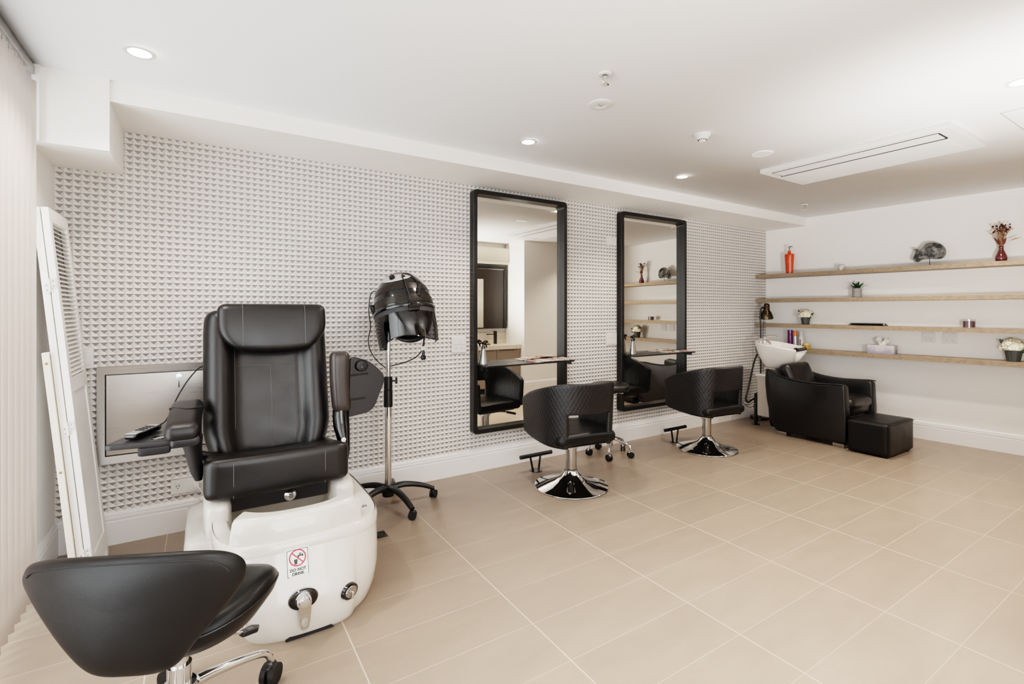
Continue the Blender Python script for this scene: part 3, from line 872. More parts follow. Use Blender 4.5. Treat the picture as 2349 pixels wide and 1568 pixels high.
prism(bm, tp, 'y', 2.855, 2.880, 0.006); tr2 = pobj('side_tray', bm, M['gplastic'], 'grey side tray folded upright on the right arm')
bm = B(); lathe(bm, [(0, 0.022), (0.030, 0.020), (0.036, 0.012), (0.038, 0.0)], (0.775, 2.855, 0.978), M=Matrix.Rotation(PI / 2, 4, 'X'), f=lambda p, a: V((p.x, p.y * 0.9, p.z))); pobj('tray_knob', bm, M['plastic'], parent=tr2)
bm = B(); cyl(bm, (0.775, 2.834, 0.972), (0.775, 2.831, 0.972), 0.006); pobj('knob_screw', bm, M['chrome'], parent=tr2)
bm = B(); cyl(bm, (0.712, 2.852, 0.925), (0.815, 2.852, 0.930), 0.0045, seg=10); cyl(bm, (0.708, 2.852, 0.785), (0.80, 2.852, 0.790), 0.0045, seg=10); pobj('tray_rib', bm, M['plastic'], parent=tr2)
# --- controls on the tub front
def tubfront(x, z, d=0.0):
    """point on the tub front face"""
    best = None
    for (z0, a0, b0, n0, c0), (z1, a1, b1, n1, c1) in zip(sec, sec[1:8]):
        if z0 <= z <= z1:
            t_ = (z - z0) / (z1 - z0); a = a0 + (a1 - a0) * t_; b_ = b0 + (b1 - b0) * t_; n = n0 + (n1 - n0) * t_; c = c0 + (c1 - c0) * t_
            u = min(0.999, abs(x - TX) / a); y = c - b_ * (1 - u ** n) ** (1 / n)
            p = front_push(V((x, y, z))); return p
FM = Matrix.Rotation(PI / 2, 4, 'X')         # local z -> -y (out of the front)
p = tubfront(0.335, 0.158)
bm = B(); lathe(bm, [(0, 0.010), (0.040, 0.010), (0.052, 0.007), (0.056, 0.0)], p, M=FM, sy=0.72, seg=40)
esc = pobj('mixer_tap', bm, M['gloss'], 'chrome lever mixer tap on a black oval plate')
bm = B(); lathe(bm, [(0, 0.045), (0.018, 0.043), (0.026, 0.032), (0.030, 0.012), (0.034, 0.008)], p, M=FM, seg=28); pobj('tap_body', bm, M['chrome'], parent=esc)
bm = B()
out_ = rounded([(-0.024, 0.012), (0.024, 0.012), (0.021, -0.06), (0.014, -0.105), (-0.014, -0.105), (-0.021, -0.06)], 0.012, 4)
hole = [(0.013 * math.cos(2 * PI * k / 24), -0.072 + 0.021 * math.sin(2 * PI * k / 24)) for k in range(24)]
# outer ring sampled to match the hole
def samp(poly, n):
    L_ = [0]; 
    for k in range(len(poly)): L_.append(L_[-1] + (V(poly[k]) - V(poly[(k + 1) % len(poly)])).length)
    res = []
    for k in range(n):
        d = L_[-1] * k / n
        for j in range(len(poly)):
            if L_[j] <= d <= L_[j + 1]:
                tt = (d - L_[j]) / max(1e-9, L_[j + 1] - L_[j]); res.append(tuple(V(poly[j]).lerp(V(poly[(j + 1) % len(poly)]), tt))); break
    return res
so = samp(out_, 48)
cen = V((0, -0.06)); so.sort(key=lambda q: math.atan2(q[1] + 0.06, q[0])); ho = [(0.0125 * math.cos(a), -0.074 + 0.020 * math.sin(a)) for a in [math.atan2(q[1] + 0.06, q[0]) for q in so]]
fo = [bm.verts.new((p.x + q[0], p.y - 0.043 + 0.10 * (0.012 - q[1]), p.z + q[1])) for q in so]; fi = [bm.verts.new((p.x + q[0], p.y - 0.043 + 0.10 * (0.012 - q[1]), p.z + q[1])) for q in ho]
bo = [bm.verts.new(v.co + V((0, 0.010, 0))) for v in fo]; bi = [bm.verts.new(v.co + V((0, 0.010, 0))) for v in fi]
bridge(bm, fo, fi); bridge(bm, fi, bi); bridge(bm, bi, bo); bridge(bm, bo, fo)
pobj('lever', bm, M['chrome'], parent=esc)
p = tubfront(0.515, 0.130)
KM = Matrix.Rotation(math.radians(28), 4, 'Z') @ FM
bm = B(); lathe(bm, [(0.030, 0.010), (0.038, 0.008), (0.041, -0.004)], p, M=KM, sy=0.8, seg=36); kn = pobj('control_knob', bm, M['gloss'], 'round chrome control knob with a black collar')
bm = B(); lathe(bm, [(0, 0.014), (0.027, 0.013), (0.031, 0.006)], p, M=KM, sy=0.8, seg=32); pobj('knob_disc', bm, M['satin'], parent=kn)
bm = B(); tmp = B(); rbox(tmp, (0, -0.010, 0.018), (0.010, 0.030, 0.012), 0.004, 4); merge(bm, tmp, Matrix.Translation(p) @ KM); pobj('knob_grip', bm, M['chrome'], parent=kn)
p = tubfront(0.135, 0.115)
bm = B(); cyl(bm, p + V((0, 0.01, 0)), p + V((0, -0.022, 0)), 0.014); cyl(bm, p + V((0, -0.018, 0)), p + V((-0.012, -0.022, -0.032)), 0.007); pobj('drain_knob', bm, M['chrome'])
# --- DO NOT DRINK sticker
sx, sz, shw, shh = 0.322, 0.281, 0.040, 0.050
q0 = tubfront(sx, sz - shh); q1 = tubfront(sx, sz + shh)
zl = (q1 - q0).normalized(); xr_ = (tubfront(sx + 0.03, sz) - tubfront(sx - 0.03, sz)).normalized(); nn = xr_.cross(zl).normalized()
if nn.y > 0: nn = -nn
SM = Matrix.Translation((q0 + q1) / 2 + nn * 0.0085) @ Matrix((( xr_.x, zl.x, nn.x, 0), (xr_.y, zl.y, nn.y, 0), (xr_.z, zl.z, nn.z, 0), (0, 0, 0, 1)))
def on_sticker(bm): bmesh.ops.transform(bm, matrix=SM, verts=bm.verts); return bm
m_white = pbr('sticker white', (238, 238, 236), 0.35, var=0.005); m_ink = pbr('sticker black ink', (24, 24, 24), 0.4, var=0.02); m_red = pbr('sticker red ink', (186, 22, 38), 0.4, var=0.02)
bm = B(); prism(bm, rounded([(-shw - .003, -shh - .003), (shw + .003, -shh - .003), (shw + .003, shh + .003), (-shw - .003, shh + .003)], 0.004), 'z', -0.016, 0.0); st_ = pobj('warning_sticker', on_sticker(bm), m_white, 'white sticker reading DO NOT DRINK')
bm = B(); oo = rounded([(-shw, -shh), (shw, -shh), (shw, shh), (-shw, shh)], 0.006); ii = [(x * (1 - 0.0022 / shw), y * (1 - 0.0022 / shh)) for x, y in oo]
a = [bm.verts.new((x, y, 0.0004)) for x, y in oo]; b_ = [bm.verts.new((x, y, 0.0004)) for x, y in ii]; bridge(bm, a, b_); pobj('border', on_sticker(bm), m_ink, parent=st_, recalc=False)
bm = B(); R1, R0, cyy = 0.032, 0.0272, 0.018
a = [bm.verts.new((R1 * math.cos(2 * PI * k / 48), cyy + R1 * math.sin(2 * PI * k / 48), 0.0010)) for k in range(48)]; b_ = [bm.verts.new((R0 * math.cos(2 * PI * k / 48), cyy + R0 * math.sin(2 * PI * k / 48), 0.0010)) for k in range(48)]; bridge(bm, a, b_)
tmp = B(); box(tmp, -0.029, 0.029, -0.0022, 0.0022, 0.0006, 0.0011); merge(bm, tmp, Matrix.Translation((0, cyy, 0)) @ Matrix.Rotation(math.radians(-45), 4, 'Z'))
pobj('prohibition_ring', on_sticker(bm), m_red, parent=st_)
bm = B(); prism(bm, [(-0.014, 0.013), (0.0, 0.013), (-0.002, -0.006), (-0.012, -0.006)], 'z', 0.0002, 0.0006)   # cup
box(bm, 0.002, 0.020, 0.022, 0.0275, 0.0002, 0.0006); box(bm, 0.000, 0.005, 0.016, 0.026, 0.0002, 0.0006); box(bm, 0.009, 0.012, 0.027, 0.032, 0.0002, 0.0006); box(bm, 0.005, 0.016, 0.031, 0.034, 0.0002, 0.0006); box(bm, 0.018, 0.0215, 0.019, 0.030, 0.0002, 0.0006)
pobj('pictogram', on_sticker(bm), m_ink, parent=st_)
bm = B(); text_bm(bm, 'DO NOT', 0.0148, Matrix.Translation((0, -0.026, 0.0006))); text_bm(bm, 'DRINK', 0.0148, Matrix.Translation((0, -0.041, 0.0006)))
pobj('lettering', on_sticker(bm), m_ink, parent=st_, sharp=0)

# remote control lying on the side tray
t = thing('remote_control', 'silver and black remote control on the side tray of the pedicure chair', 'remote control', (-0.235, 2.83, 0.7195), math.radians(-24))
bm = B(); rbox(bm, (0, 0, 0.014), (0.062, 0.20, 0.026), 0.012, 8, f=lambda p: V((p.x * (1 - 0.15 * (p.y < -0.03) * (-p.y - 0.03) / 0.07), p.y, p.z))); obj('body', bm, M['gloss'], t, sharp=0)
bm = B(); rbox(bm, (0, 0.0, 0.0265), (0.048, 0.185, 0.004), 0.0018, 6); obj('face', bm, pbr('silver face', (168, 170, 172), 0.3, metal=0.6, var=0.03), t, sharp=0)
for r in range(4):
    for c in range(3):
        bm = B(); rbox(bm, (-0.014 + 0.014 * c, 0.05 - 0.026 * r, 0.0295), (0.010, 0.014, 0.004), 0.0018, 3); obj('button', bm, M['plastic'], t, sharp=0)
# cables belonging to the chair: from the tray over the arm, and looping from the back
cp = [(-0.195, 2.925, 0.735), (-0.16, 2.94, 0.75), (-0.135, 2.90, 0.80), (-0.13, 2.82, 0.835), (-0.06, 2.75, 0.838), (0.0, 2.77, 0.835), (0.015, 2.84, 0.80)]
bm = B(); tube(bm, cp, 0.003, 8); pobj('cable', bm, M['cord'], 'black cable running over the left armrest')
wl = [(0.02, 3.20, 0.99), (-0.02, 3.19, 0.98), (-0.07, 3.16, 0.92), (-0.115, 3.12, 0.84), (-0.135, 3.06, 0.78), (-0.125, 3.00, 0.72)]
bm = B(); tube(bm, wl, 0.0035, 8); pobj('cable', bm, M['cord'], 'black cable looping from the backrest to the left arm')

# ------------------------------------------------------------------ low rolling stool in the foreground
FS = thing('rolling_stool', 'black leather rolling stool with curved backrest in the front left corner', 'stool', (-0.06, 1.76, 0), 0.0)
def wheel(bm_w, bm_f, c, ang, r=0.034, w=0.02):
    ax = V((-math.sin(ang), math.cos(ang), 0))
    for s in (-1, 1):
        q = V(c) + ax * (s * (w * 0.5 + 0.004))
        cyl(bm_w, q - ax * w * 0.42, q + ax * w * 0.42, r, seg=28)
    rbox(bm_f, V(c) + V((0, 0, r * 0.45)), (r * 1.5, w * 1.1, r * 1.3), r * 0.5, 4, M=Matrix.Rotation(ang, 4, 'Z'))
    cyl(bm_f, V(c) + V((0, 0, r)), V(c) + V((0, 0, r * 1.9)), 0.007, seg=12)
for k in range(5):
    a = math.radians(25 + 72 * k)
    d = V((math.cos(a), math.sin(a), 0))
    bm = B(); tube(bm, [d * 0.03 + V((0, 0, 0.165)), d * 0.10 + V((0, 0, 0.158)), d * 0.20 + V((0, 0, 0.138)), d * 0.262 + V((0, 0, 0.118)), d * 0.285 + V((0, 0, 0.085)), d * 0.286 + V((0, 0, 0.064))], [0.017, 0.015, 0.013, 0.012, 0.011, 0.010], 14)
    lg = obj('leg', bm, M['chrome'], FS)
    bw, bf = B(), B(); wheel(bw, bf, d * 0.286 + V((0, 0, 0.0345)), a + 0.5, 0.034, 0.022)
    cs = obj('caster', bw, M['rubber'], lg); obj('caster_hood', bf, M['plastic'], lg)
bm = B(); lathe(bm, [(0, 0.14), (0.048, 0.14), (0.052, 0.15), (0.052, 0.178), (0.044, 0.186), (0, 0.186)], seg=32); obj('hub', bm, M['chrome'], FS)
bm = B(); cyl(bm, (0, 0, 0.18), (0, 0, 0.245), 0.032, seg=32); cyl(bm, (0, 0, 0.245), (0, 0, 0.325), 0.024, seg=28); obj('gas_column', bm, M['chrome'], FS)
bm = B(); tube(bm, [(0.04, 0.03, 0.285), (0.12, 0.07, 0.25), (0.17, 0.095, 0.222)], 0.005, 8)
lv = obj('lever', bm, M['chrome'], FS)
bm = B(); prism(bm, rounded([(0.0, -0.014), (0.05, -0.020), (0.068, 0.0), (0.05, 0.020), (0.0, 0.014)], 0.006), 'z', -0.007, 0.007, 0.003)
bmesh.ops.transform(bm, matrix=Matrix.Translation((0.165, 0.092, 0.220)) @ Matrix.Rotation(0.5, 4, 'Z') @ Matrix.Rotation(0.15, 4, 'Y'), verts=bm.verts); obj('lever_paddle', bm, M['plastic'], lv)
bm = B()
for y in (-0.006, 0.0, 0.006): box(bm, 0.022, 0.042, y - 0.0012, y + 0.0012, 0.0071, 0.0076)
bmesh.ops.transform(bm, matrix=Matrix.Translation((0.165, 0.092, 0.220)) @ Matrix.Rotation(0.5, 4, 'Z') @ Matrix.Rotation(0.15, 4, 'Y'), verts=bm.verts); obj('paddle_mark', bm, M['greyline'], lv)
# seat: rounded cushion with raised rim
FACE = math.radians(62)        # direction the sitter faces
FR = Matrix.Rotation(FACE - PI / 2, 4, 'Z')     # local +y = facing
bm = B()
def seat_ring(s_, z, rim=0.0):
    out = []
    for k in range(64):
        a_ = 2 * PI * k / 64; c_, sn = math.cos(a_), math.sin(a_)
        x = 0.245 * math.copysign(abs(c_) ** 0.85, c_); y = 0.215 * math.copysign(abs(sn) ** 0.85, sn)
        out.append((x * s_, 0.05 + y * s_, z + rim * (0.035 * c_ * c_ - 0.02 * max(0, sn))))
    return out
loft(bm, [seat_ring(0.30, 0.322), seat_ring(0.62, 0.326, 0.2), seat_ring(0.84, 0.342, 0.6), seat_ring(0.96, 0.370, 1), seat_ring(1.0, 0.395, 1), seat_ring(0.985, 0.415, 1), seat_ring(0.93, 0.428, 1), seat_ring(0.80, 0.430, 0.8), seat_ring(0.5, 0.420, 0.3), seat_ring(0.2, 0.416, 0)])
bmesh.ops.transform(bm, matrix=FR, verts=bm.verts)
fs_seat = obj('seat', bm, M['leather2'], FS, sharp=0)
bm = B(); rg = seat_ring(0.9995, 0.402, 1); tube(bm, [FR @ V(q) for q in rg + rg[:1]], 0.003, 6, 1); obj('piping', bm, M['leather'], fs_seat)
# backrest: padded panel, wide and gently arched at the top, narrow at the bottom
ctl = [(-0.275, 0.628), (-0.245, 0.655), (-0.15, 0.678), (0.0, 0.690), (0.14, 0.686), (0.225, 0.672), (0.268, 0.640), (0.272, 0.595), (0.245, 0.545), (0.205, 0.495), (0.155, 0.435), (0.115, 0.385), (0.07, 0.368), (0.0, 0.366), (-0.07, 0.368), (-0.115, 0.388), (-0.165, 0.438), (-0.215, 0.500), (-0.255, 0.555), (-0.282, 0.600)]
def loop2(pts, sub):
    n = len(pts); out = []
    for i in range(n):
        p0, p1, p2, p3 = [V(pts[(i + k) % n]) for k in (-1, 0, 1, 2)]
        for k in range(sub):
            t_ = k / sub; out.append(0.5 * ((2 * p1) + (p2 - p0) * t_ + (2 * p0 - 5 * p1 + 4 * p2 - p3) * t_ * t_ + (3 * p1 - p0 - 3 * p2 + p3) * t_ ** 3))
    return out
OL = loop2(ctl, 4); CEN = V((0.0, 0.555))
def bsurf(x, z, off): return V((x, -0.225 + x * x / (2 * 0.66) - 0.10 * (z - 0.52) + off, z))
def bring(f, off): return [bsurf(*(CEN + (q - CEN) * f), off) for q in OL]
bm = B()
rings_ = [bring(f, -0.032 * (1 - f ** 6) ** 0.5) for f in (0.0, 0.15, 0.35, 0.6, 0.8, 0.9, 0.955, 0.985)] + [bring(1.0, 0.0)] + [bring(f, 0.024 * (1 - f ** 6) ** 0.5) for f in (0.985, 0.955, 0.9, 0.8, 0.6, 0.35, 0.15, 0.0)]
loft(bm, rings_, False, False); bmesh.ops.remove_doubles(bm, verts=bm.verts, dist=1e-6)
bmesh.ops.transform(bm, matrix=FR, verts=bm.verts)
fb = obj('backrest', bm, M['leather2'], FS, sharp=0, sub=1)
bm = B()
sm = [CEN + (q - CEN) * 0.90 for q in OL]
tube(bm, [FR @ bsurf(q.x, q.y, -0.0325 * (1 - 0.90 ** 6) ** 0.5 - 0.0005) for q in sm[1:26]], 0.0018, 6, 1); obj('piping', bm, M['gap'], fb)
bm = B(); rbox(bm, (0, -0.06, 0.335), (0.08, 0.10, 0.018), 0.008, 4); rbox(bm, (0, -0.168, 0.425), (0.07, 0.018, 0.13), 0.006, 3); bmesh.ops.transform(bm, matrix=FR, verts=bm.verts); obj('back_bracket', bm, M['plastic'], FS)
# ------------------------------------------------------------------ hood hair dryer on a rolling stand
DX, DY = 1.045, 3.19
HD = thing('hood_dryer', 'black hood hair dryer with smoked visor on a chrome rolling stand', 'hair dryer', (DX, DY, 0))
for k in range(5):
    a = math.radians(-80 + 72 * k); d = V((math.cos(a), math.sin(a), 0))
    ln = 0.31 if d.y <= 0 else min(0.31, (3.41 - DY) / d.y)
    bm = B(); tube(bm, [d * 0.03 + V((0, 0, 0.115)), d * ln * 0.35 + V((0, 0, 0.122)), d * ln * 0.7 + V((0, 0, 0.102)), d * ln + V((0, 0, 0.064))], [0.026, 0.024, 0.021, 0.017], 12, flat=0.8)
    lg = obj('leg', bm, M['plastic'], HD)
    bw, bf = B(), B(); wheel(bw, bf, d * ln + V((0, 0, 0.0265)), a + 0.9, 0.026, 0.018); obj('caster', bw, M['rubber'], lg); obj('caster_hood', bf, M['plastic'], lg)
bm = B(); lathe(bm, [(0, 0.06), (0.036, 0.06), (0.042, 0.085), (0.040, 0.125), (0.026, 0.14), (0, 0.14)], seg=28); obj('hub', bm, M['plastic'], HD)
bm = B(); cyl(bm, (0, 0, 0.12), (0, 0, 0.72), 0.0225, seg=28); obj('lower_pole', bm, M['chrome'], HD)
bm = B(); cyl(bm, (0, 0, 0.70), (0, 0, 1.16), 0.0165, seg=24); obj('upper_pole', bm, M['chrome'], HD)
bm = B(); lathe(bm, [(0.023, 0.655), (0.0295, 0.655), (0.0295, 0.765), (0.027, 0.767), (0.027, 0.771), (0.0285, 0.773), (0.0275, 0.855), (0.017, 0.858)], seg=28); cl = obj('height_clamp', bm, M['plastic'], HD)
bm = B(); cyl(bm, (0.025, 0, 0.825), (0.045, -0.004, 0.825), 0.006); rbox(bm, (0.054, -0.005, 0.825), (0.016, 0.010, 0.044), 0.005, 3); obj('clamp_knob', bm, M['plastic'], cl)
# hood frame: tilt towards the viewer and roll to the left
HC = V((0.095, -0.055, 1.288))
view = V((0.536, 0.844, 0)); rightv = V((0.844, -0.536, 0))
axz = (V((0, 0, 1)) * 1.0 - rightv * 0.20 + view * 0.22).normalized()
axx = (rightv - axz * rightv.dot(axz)).normalized(); axy = axz.cross(axx)
HM2 = Matrix.Translation(HC) @ Matrix(((axx.x, axy.x, axz.x, 0), (axx.y, axy.y, axz.y, 0), (axx.z, axy.z, axz.z, 0), (0, 0, 0, 1)))
def hood(bm): bmesh.ops.transform(bm, matrix=HM2, verts=bm.verts); return bm
def dome(z):       # outer radius of the dome at height z
    zt = 0.275
    if z >= zt: return 0.0
    u = max(0.0, z) / zt
    return 0.196 * max(0.0, 1 - u ** 2.15) ** 0.5
prof = [(0.188, -0.015)] + [(dome(z), z) for z in [0.275 * k / 26 for k in range(27)]]
bm = B(); lathe(bm, prof, seg=64, sy=1.06)
lathe(bm, [(0.172, -0.01), (0.172, 0.04), (0.14, 0.12), (0.0, 0.20)], seg=40)
shell = obj('hood_shell', hood(bm), M['gloss'], HD, sharp=60)
for z0, z1 in ((0.018, 0.066), (0.106, 0.150)):
    bm = B(); n = 8; lathe(bm, [(dome(z0) - 0.002, z0)] + [(dome(z0 + (z1 - z0) * k / n) + 0.0016, z0 + (z1 - z0) * k / n) for k in range(n + 1)] + [(dome(z1) - 0.002, z1)], seg=64, sy=1.06)
    obj('band', hood(bm), M['bronze'], shell, 'dark bronze band', sharp=50)
bm = B(); lathe(bm, [(0.186, -0.016), (0.203, -0.014), (0.207, -0.004), (0.203, 0.006), (0.192, 0.010)], seg=64, sy=1.06); obj('rim', hood(bm), M['gloss'], HD, sharp=60)
# smoked visor: front two thirds of a cylinder, wavy lower edge
def vis(u, v):
    a = math.radians(-90 + (-128 + 256 * u))
    zz = -0.215 + 0.03 * math.cos((u - 0.5) * 4 * PI) * 0.6 - 0.02 * abs(2 * u - 1) ** 3
    r = 0.196 - 0.004 * v + 0.006 * math.sin(v * PI)
    return V((r * math.cos(a), r * 1.06 * math.sin(a), -0.012 + (zz + 0.012) * v))
bm = B(); sgrid(bm, vis, 48, 10); vz = obj('visor', hood(bm), M['smoke'], HD, sharp=0, recalc=False)
bm = B(); tube(bm, [vis(k / 40, 1.0) for k in range(41)], 0.0035, 8, 2); bmesh.ops.transform(bm, matrix=HM2, verts=bm.verts); obj('visor_edge', bm, M['smoke'], vz)
bm = B()
for k in range(1, 25):
    pass
sgrid(bm, lambda u, v: (lambda q: V((q.x * 1.004, q.y * 1.004, q.z)))(vis(u, 0.02 + 0.15 * v)), 48, 2); obj('vent_strip', hood(bm), pbr('vent mesh', (44, 44, 46), 0.5, bump=0.5, bscale=800), vz, sharp=0, recalc=False)
bm = B()
a = math.radians(-62); r = 0.208
q = V((r * math.cos(a), r * 1.06 * math.sin(a), -0.022)); tv = V((-math.sin(a), math.cos(a), 0))
cyl(bm, q - tv * 0.035, q + tv * 0.035, 0.013); rbox(bm, q + V((0, 0, -0.018)), (0.07, 0.012, 0.02), 0.004, 4, M=Matrix.Rotation(a + PI / 2, 4, 'Z')); obj('hinge', hood(bm), M['gloss'], vz)
# rear lower cowl
def cowl(u, v):
    a = math.radians(90 + (-56 + 112 * u))
    return V((0.198 * math.cos(a) * (1 - 0.1 * v), 0.21 * math.sin(a) * (1 - 0.1 * v), -0.01 - 0.17 * v * (1 - 0.5 * abs(2 * u - 1) ** 2)))
bm = B(); sgrid(bm, cowl, 24, 6); obj('rear_cowl', hood(bm), M['plastic'], HD, sharp=0, solid=0.006)
# control plate, dial, lamp
def domept(az, z, lift=0.0):
    r = dome(z) + lift
    return V((r * math.cos(az), r * 1.06 * math.sin(az), z))
def eye(u, v, lift):
    az = math.radians(-92 + (u - 0.5) * 88); w = (1 - abs(2 * u - 1) ** 2.2)
    z = 0.200 + (v - 0.5) * 0.062 * w
    return domept(az, z, lift)
bm = B(); sgrid(bm, lambda u, v: eye(u, v, 0.003), 24, 6); cp_ = obj('control_plate', hood(bm), pbr('silver grey plate', (186, 180, 176), 0.35, metal=0.3, var=0.02), shell, 'eye-shaped silver control plate', sharp=0, solid=0.002)
for az, r, h in ((-98, 0.020, 0.016), (-68, 0.010, 0.006)):
    p0 = domept(math.radians(az), 0.200, 0.002); nrm = (p0 - V((0, 0, 0.07))).normalized()
    bm = B(); cyl(bm, p0, p0 + nrm * h, r, r * 0.85, seg=24)
    if r > 0.015: tmp = B(); rbox(bm, p0 + nrm * (h + 0.004), (0.006, 0.006, 0.034), 0.002, 3)
    obj('dial', hood(bm), M['plastic'], shell)
# curved yoke arm from the pole to the side pivot
bm = B()
pv = HM2 @ V((-0.208, 0.0, 0.065))
tube(bm, [V((0, 0, 1.14)), V((-0.03, 0.01, 1.19)), V((-0.085, 0.0, 1.25)), V((-0.105, -0.012, 1.31)), (pv * 0.5 + V((-0.105, -0.012, 1.31)) * 0.5) + V((-0.01, 0, 0.01)), pv], [0.016, 0.017, 0.019, 0.019, 0.018, 0.016], 12, flat=0.7)
ya = obj('yoke_arm', bm, M['plastic'], HD)
bm = B(); cyl(bm, pv - axx * 0.012, pv + axx * 0.016, 0.022, seg=24); obj('pivot', bm, M['plastic'], ya)
# cord hung over the dome, plug dangling in front
bm = B()
d0 = lambda az, z, l=0.006: HM2 @ domept(math.radians(az), z, l)
fl_ = lambda x, y, z: V((x, y, z)) - V((DX, DY, 0))
pts = [fl_(1.075, 3.228, 0.92), fl_(1.16, 3.14, 0.955), fl_(1.215, 3.08, 1.00), fl_(1.235, 3.055, 1.06), fl_(1.232, 3.045, 1.15), d0(-66, 0.0, 0.020), d0(-68, 0.07, 0.010), d0(-70, 0.15, 0.009), d0(-72, 0.212, 0.010), d0(-50, 0.222, 0.010), d0(-40, 0.15, 0.009), d0(-46, 0.06, 0.012), fl_(1.255, 3.075, 1.20), fl_(1.245, 3.055, 1.08), fl_(1.238, 3.05, 1.03)]
tube(bm, pts, 0.0038, 8, 6); cd = obj('power_cord', bm, M['cord'], HD)
pl = pts[-1]
bm = B(); cyl(bm, pl + V((0, 0, 0.005)), pl + V((0, 0, -0.03)), 0.008, 0.010); rbox(bm, pl + V((0, 0, -0.045)), (0.034, 0.024, 0.032), 0.009, 4); obj('plug', bm, M['plastic'], cd)
bm = B()
for s in (-1, 1): box(bm, pl.x + s * 0.008 - 0.003, pl.x + s * 0.008 + 0.003, pl.y - 0.001, pl.y + 0.001, pl.z - 0.080, pl.z - 0.058)
obj('pin', bm, M['satin'], cd)
bm = B(); box(bm, pl.x - 0.018, pl.x + 0.012, pl.y - 0.006, pl.y - 0.004, pl.z + 0.002, pl.z + 0.030, 0.001); obj('cord_label', bm, pbr('paper tag', (214, 208, 196), 0.7, var=0.04, vscale=80), cd)
bm = B(); pts = [HM2 @ V((-0.13, 0.08, 0.17)), fl_(0.955, 3.25, 1.42), fl_(0.93, 3.24, 1.30), fl_(0.945, 3.25, 1.19), fl_(0.935, 3.27, 1.10), fl_(0.955, 3.28, 1.02), fl_(1.0, 3.26, 0.95), fl_(1.05, 3.24, 0.905)]
tube(bm, pts, 0.0032, 8, 6); obj('rear_cord', bm, M['cord'], HD)

# ------------------------------------------------------------------ tall black-framed mirrors with a shelf
def tall_mirror(x0, x1, label):
    z0, z1 = 0.313, 2.262
    t = thing('wall_mirror', label, 'mirror', ((x0 + x1) / 2, WY, 0), group='tall black-framed mirrors')
    w = (x1 - x0) / 2; fw = 0.034; yf, yg, yb = -0.068, -0.014, -0.001
    bm = B()
    oo = rounded([(-w, z0), (w, z0), (w, z1), (-w, z1)], 0.035, 6); ii = rounded([(-w + fw, z0 + fw), (w - fw, z0 + fw), (w - fw, z1 - fw), (-w + fw, z1 - fw)], 0.028, 6)
    loft(bm, [[(x, yb, z) for x, z in oo], [(x, yf + 0.003, z) for x, z in oo], [(x * (1 - 0.003 / w), yf, z) for x, z in oo], [(x, yf, z) for x, z in ii], [(x, yg, z) for x, z in ii]], False, False)
    obj('frame', bm, M['bframe'], t, sharp=30)
    bm = B(); f = [bm.verts.new((x, yg + 0.0005, z)) for x, z in rounded([(-w + 0.02, z0 + 0.02), (w - 0.02, z0 + 0.02), (w - 0.02, z1 - 0.02), (-w + 0.02, z1 - 0.02)], 0.02, 4)]
    bm.faces.new(f); obj('glass', bm, M['mirror'], t, sharp=0)
    return t
tall_mirror(1.806, 2.752, 'tall black-framed wall mirror nearest the hair dryer')
tall_mirror(3.424, 4.394, 'tall black-framed wall mirror further right, before the shampoo unit')
def ledge(x0, x1, label):
    t = thing('mirror_ledge', label, 'shelf', ((x0 + x1) / 2, 3.375, 0.865), group='thin black ledges across the mirrors')
    w = (x1 - x0) / 2
    bm = B(); prism(bm, rounded([(-w, -0.10), (w, -0.10), (w, 0.085), (-w, 0.085)], [0.02, 0.02, 0.001, 0.001], 4), 'z', -0.012, 0.0, 0.002); obj('board', bm, M['blackm'], t)
    for a_, b_ in ((-w + 0.002, -w + 0.006), (w - 0.006, w - 0.002)):
        bm = B(); box(bm, a_, b_, -0.05, 0.08, -0.04, -0.012); obj('bracket', bm, M['blackm'], t)
    return t
LZ = 0.865
ledge(1.842, 2.735, 'thin black ledge across the left mirror')
ledge(3.460, 4.375, 'thin black ledge across the right mirror')

def spray_bottle(x, y, rz, label):
    t = thing('spray_bottle', label, 'spray bottle', (x, y, LZ), rz, 'silver spray bottles on the mirror ledges')
    prof = [(0, 0), (0.036, 0), (0.038, 0.004)]
    for k in range(13):
        z = 0.008 + k * 0.0088; r = 0.037 - 0.0014 * k
        prof += [(r, z), (r - 0.0018, z + 0.0044)]
    prof += [(0.017, 0.128), (0.014, 0.132), (0, 0.132)]
    bm = B(); lathe(bm, prof, seg=36); obj('bottle', bm, M['satin'], t, sharp=50)
    bm = B(); lathe(bm, [(0, 0.13), (0.016, 0.13), (0.016, 0.146), (0, 0.146)], seg=24)
    tube(bm, [(0.0, 0, 0.142), (0.004, 0, 0.165), (0.020, 0, 0.184), (0.045, 0, 0.180)], [0.012, 0.012, 0.013, 0.010], 12, flat=0.85)
    tube(bm, [(0, 0, 0.17), (-0.018, 0, 0.176), (-0.034, 0, 0.165)], [0.012, 0.012, 0.006], 10, flat=0.8)
    hd = obj('spray_head', bm, M['gloss'], t)
    bm = B(); tube(bm, [(0.022, 0, 0.172), (0.030, 0, 0.155), (0.036, 0, 0.134)], [0.006, 0.005, 0.004], 8, flat=1.4); obj('trigger', bm, M['gloss'], hd)
    return t
spray_bottle(1.888, 3.400, 0.2, 'silver ribbed spray bottle on the ledge of the left mirror')
spray_bottle(3.56, 3.395, 0.2, 'silver ribbed spray bottle on the ledge of the right mirror')

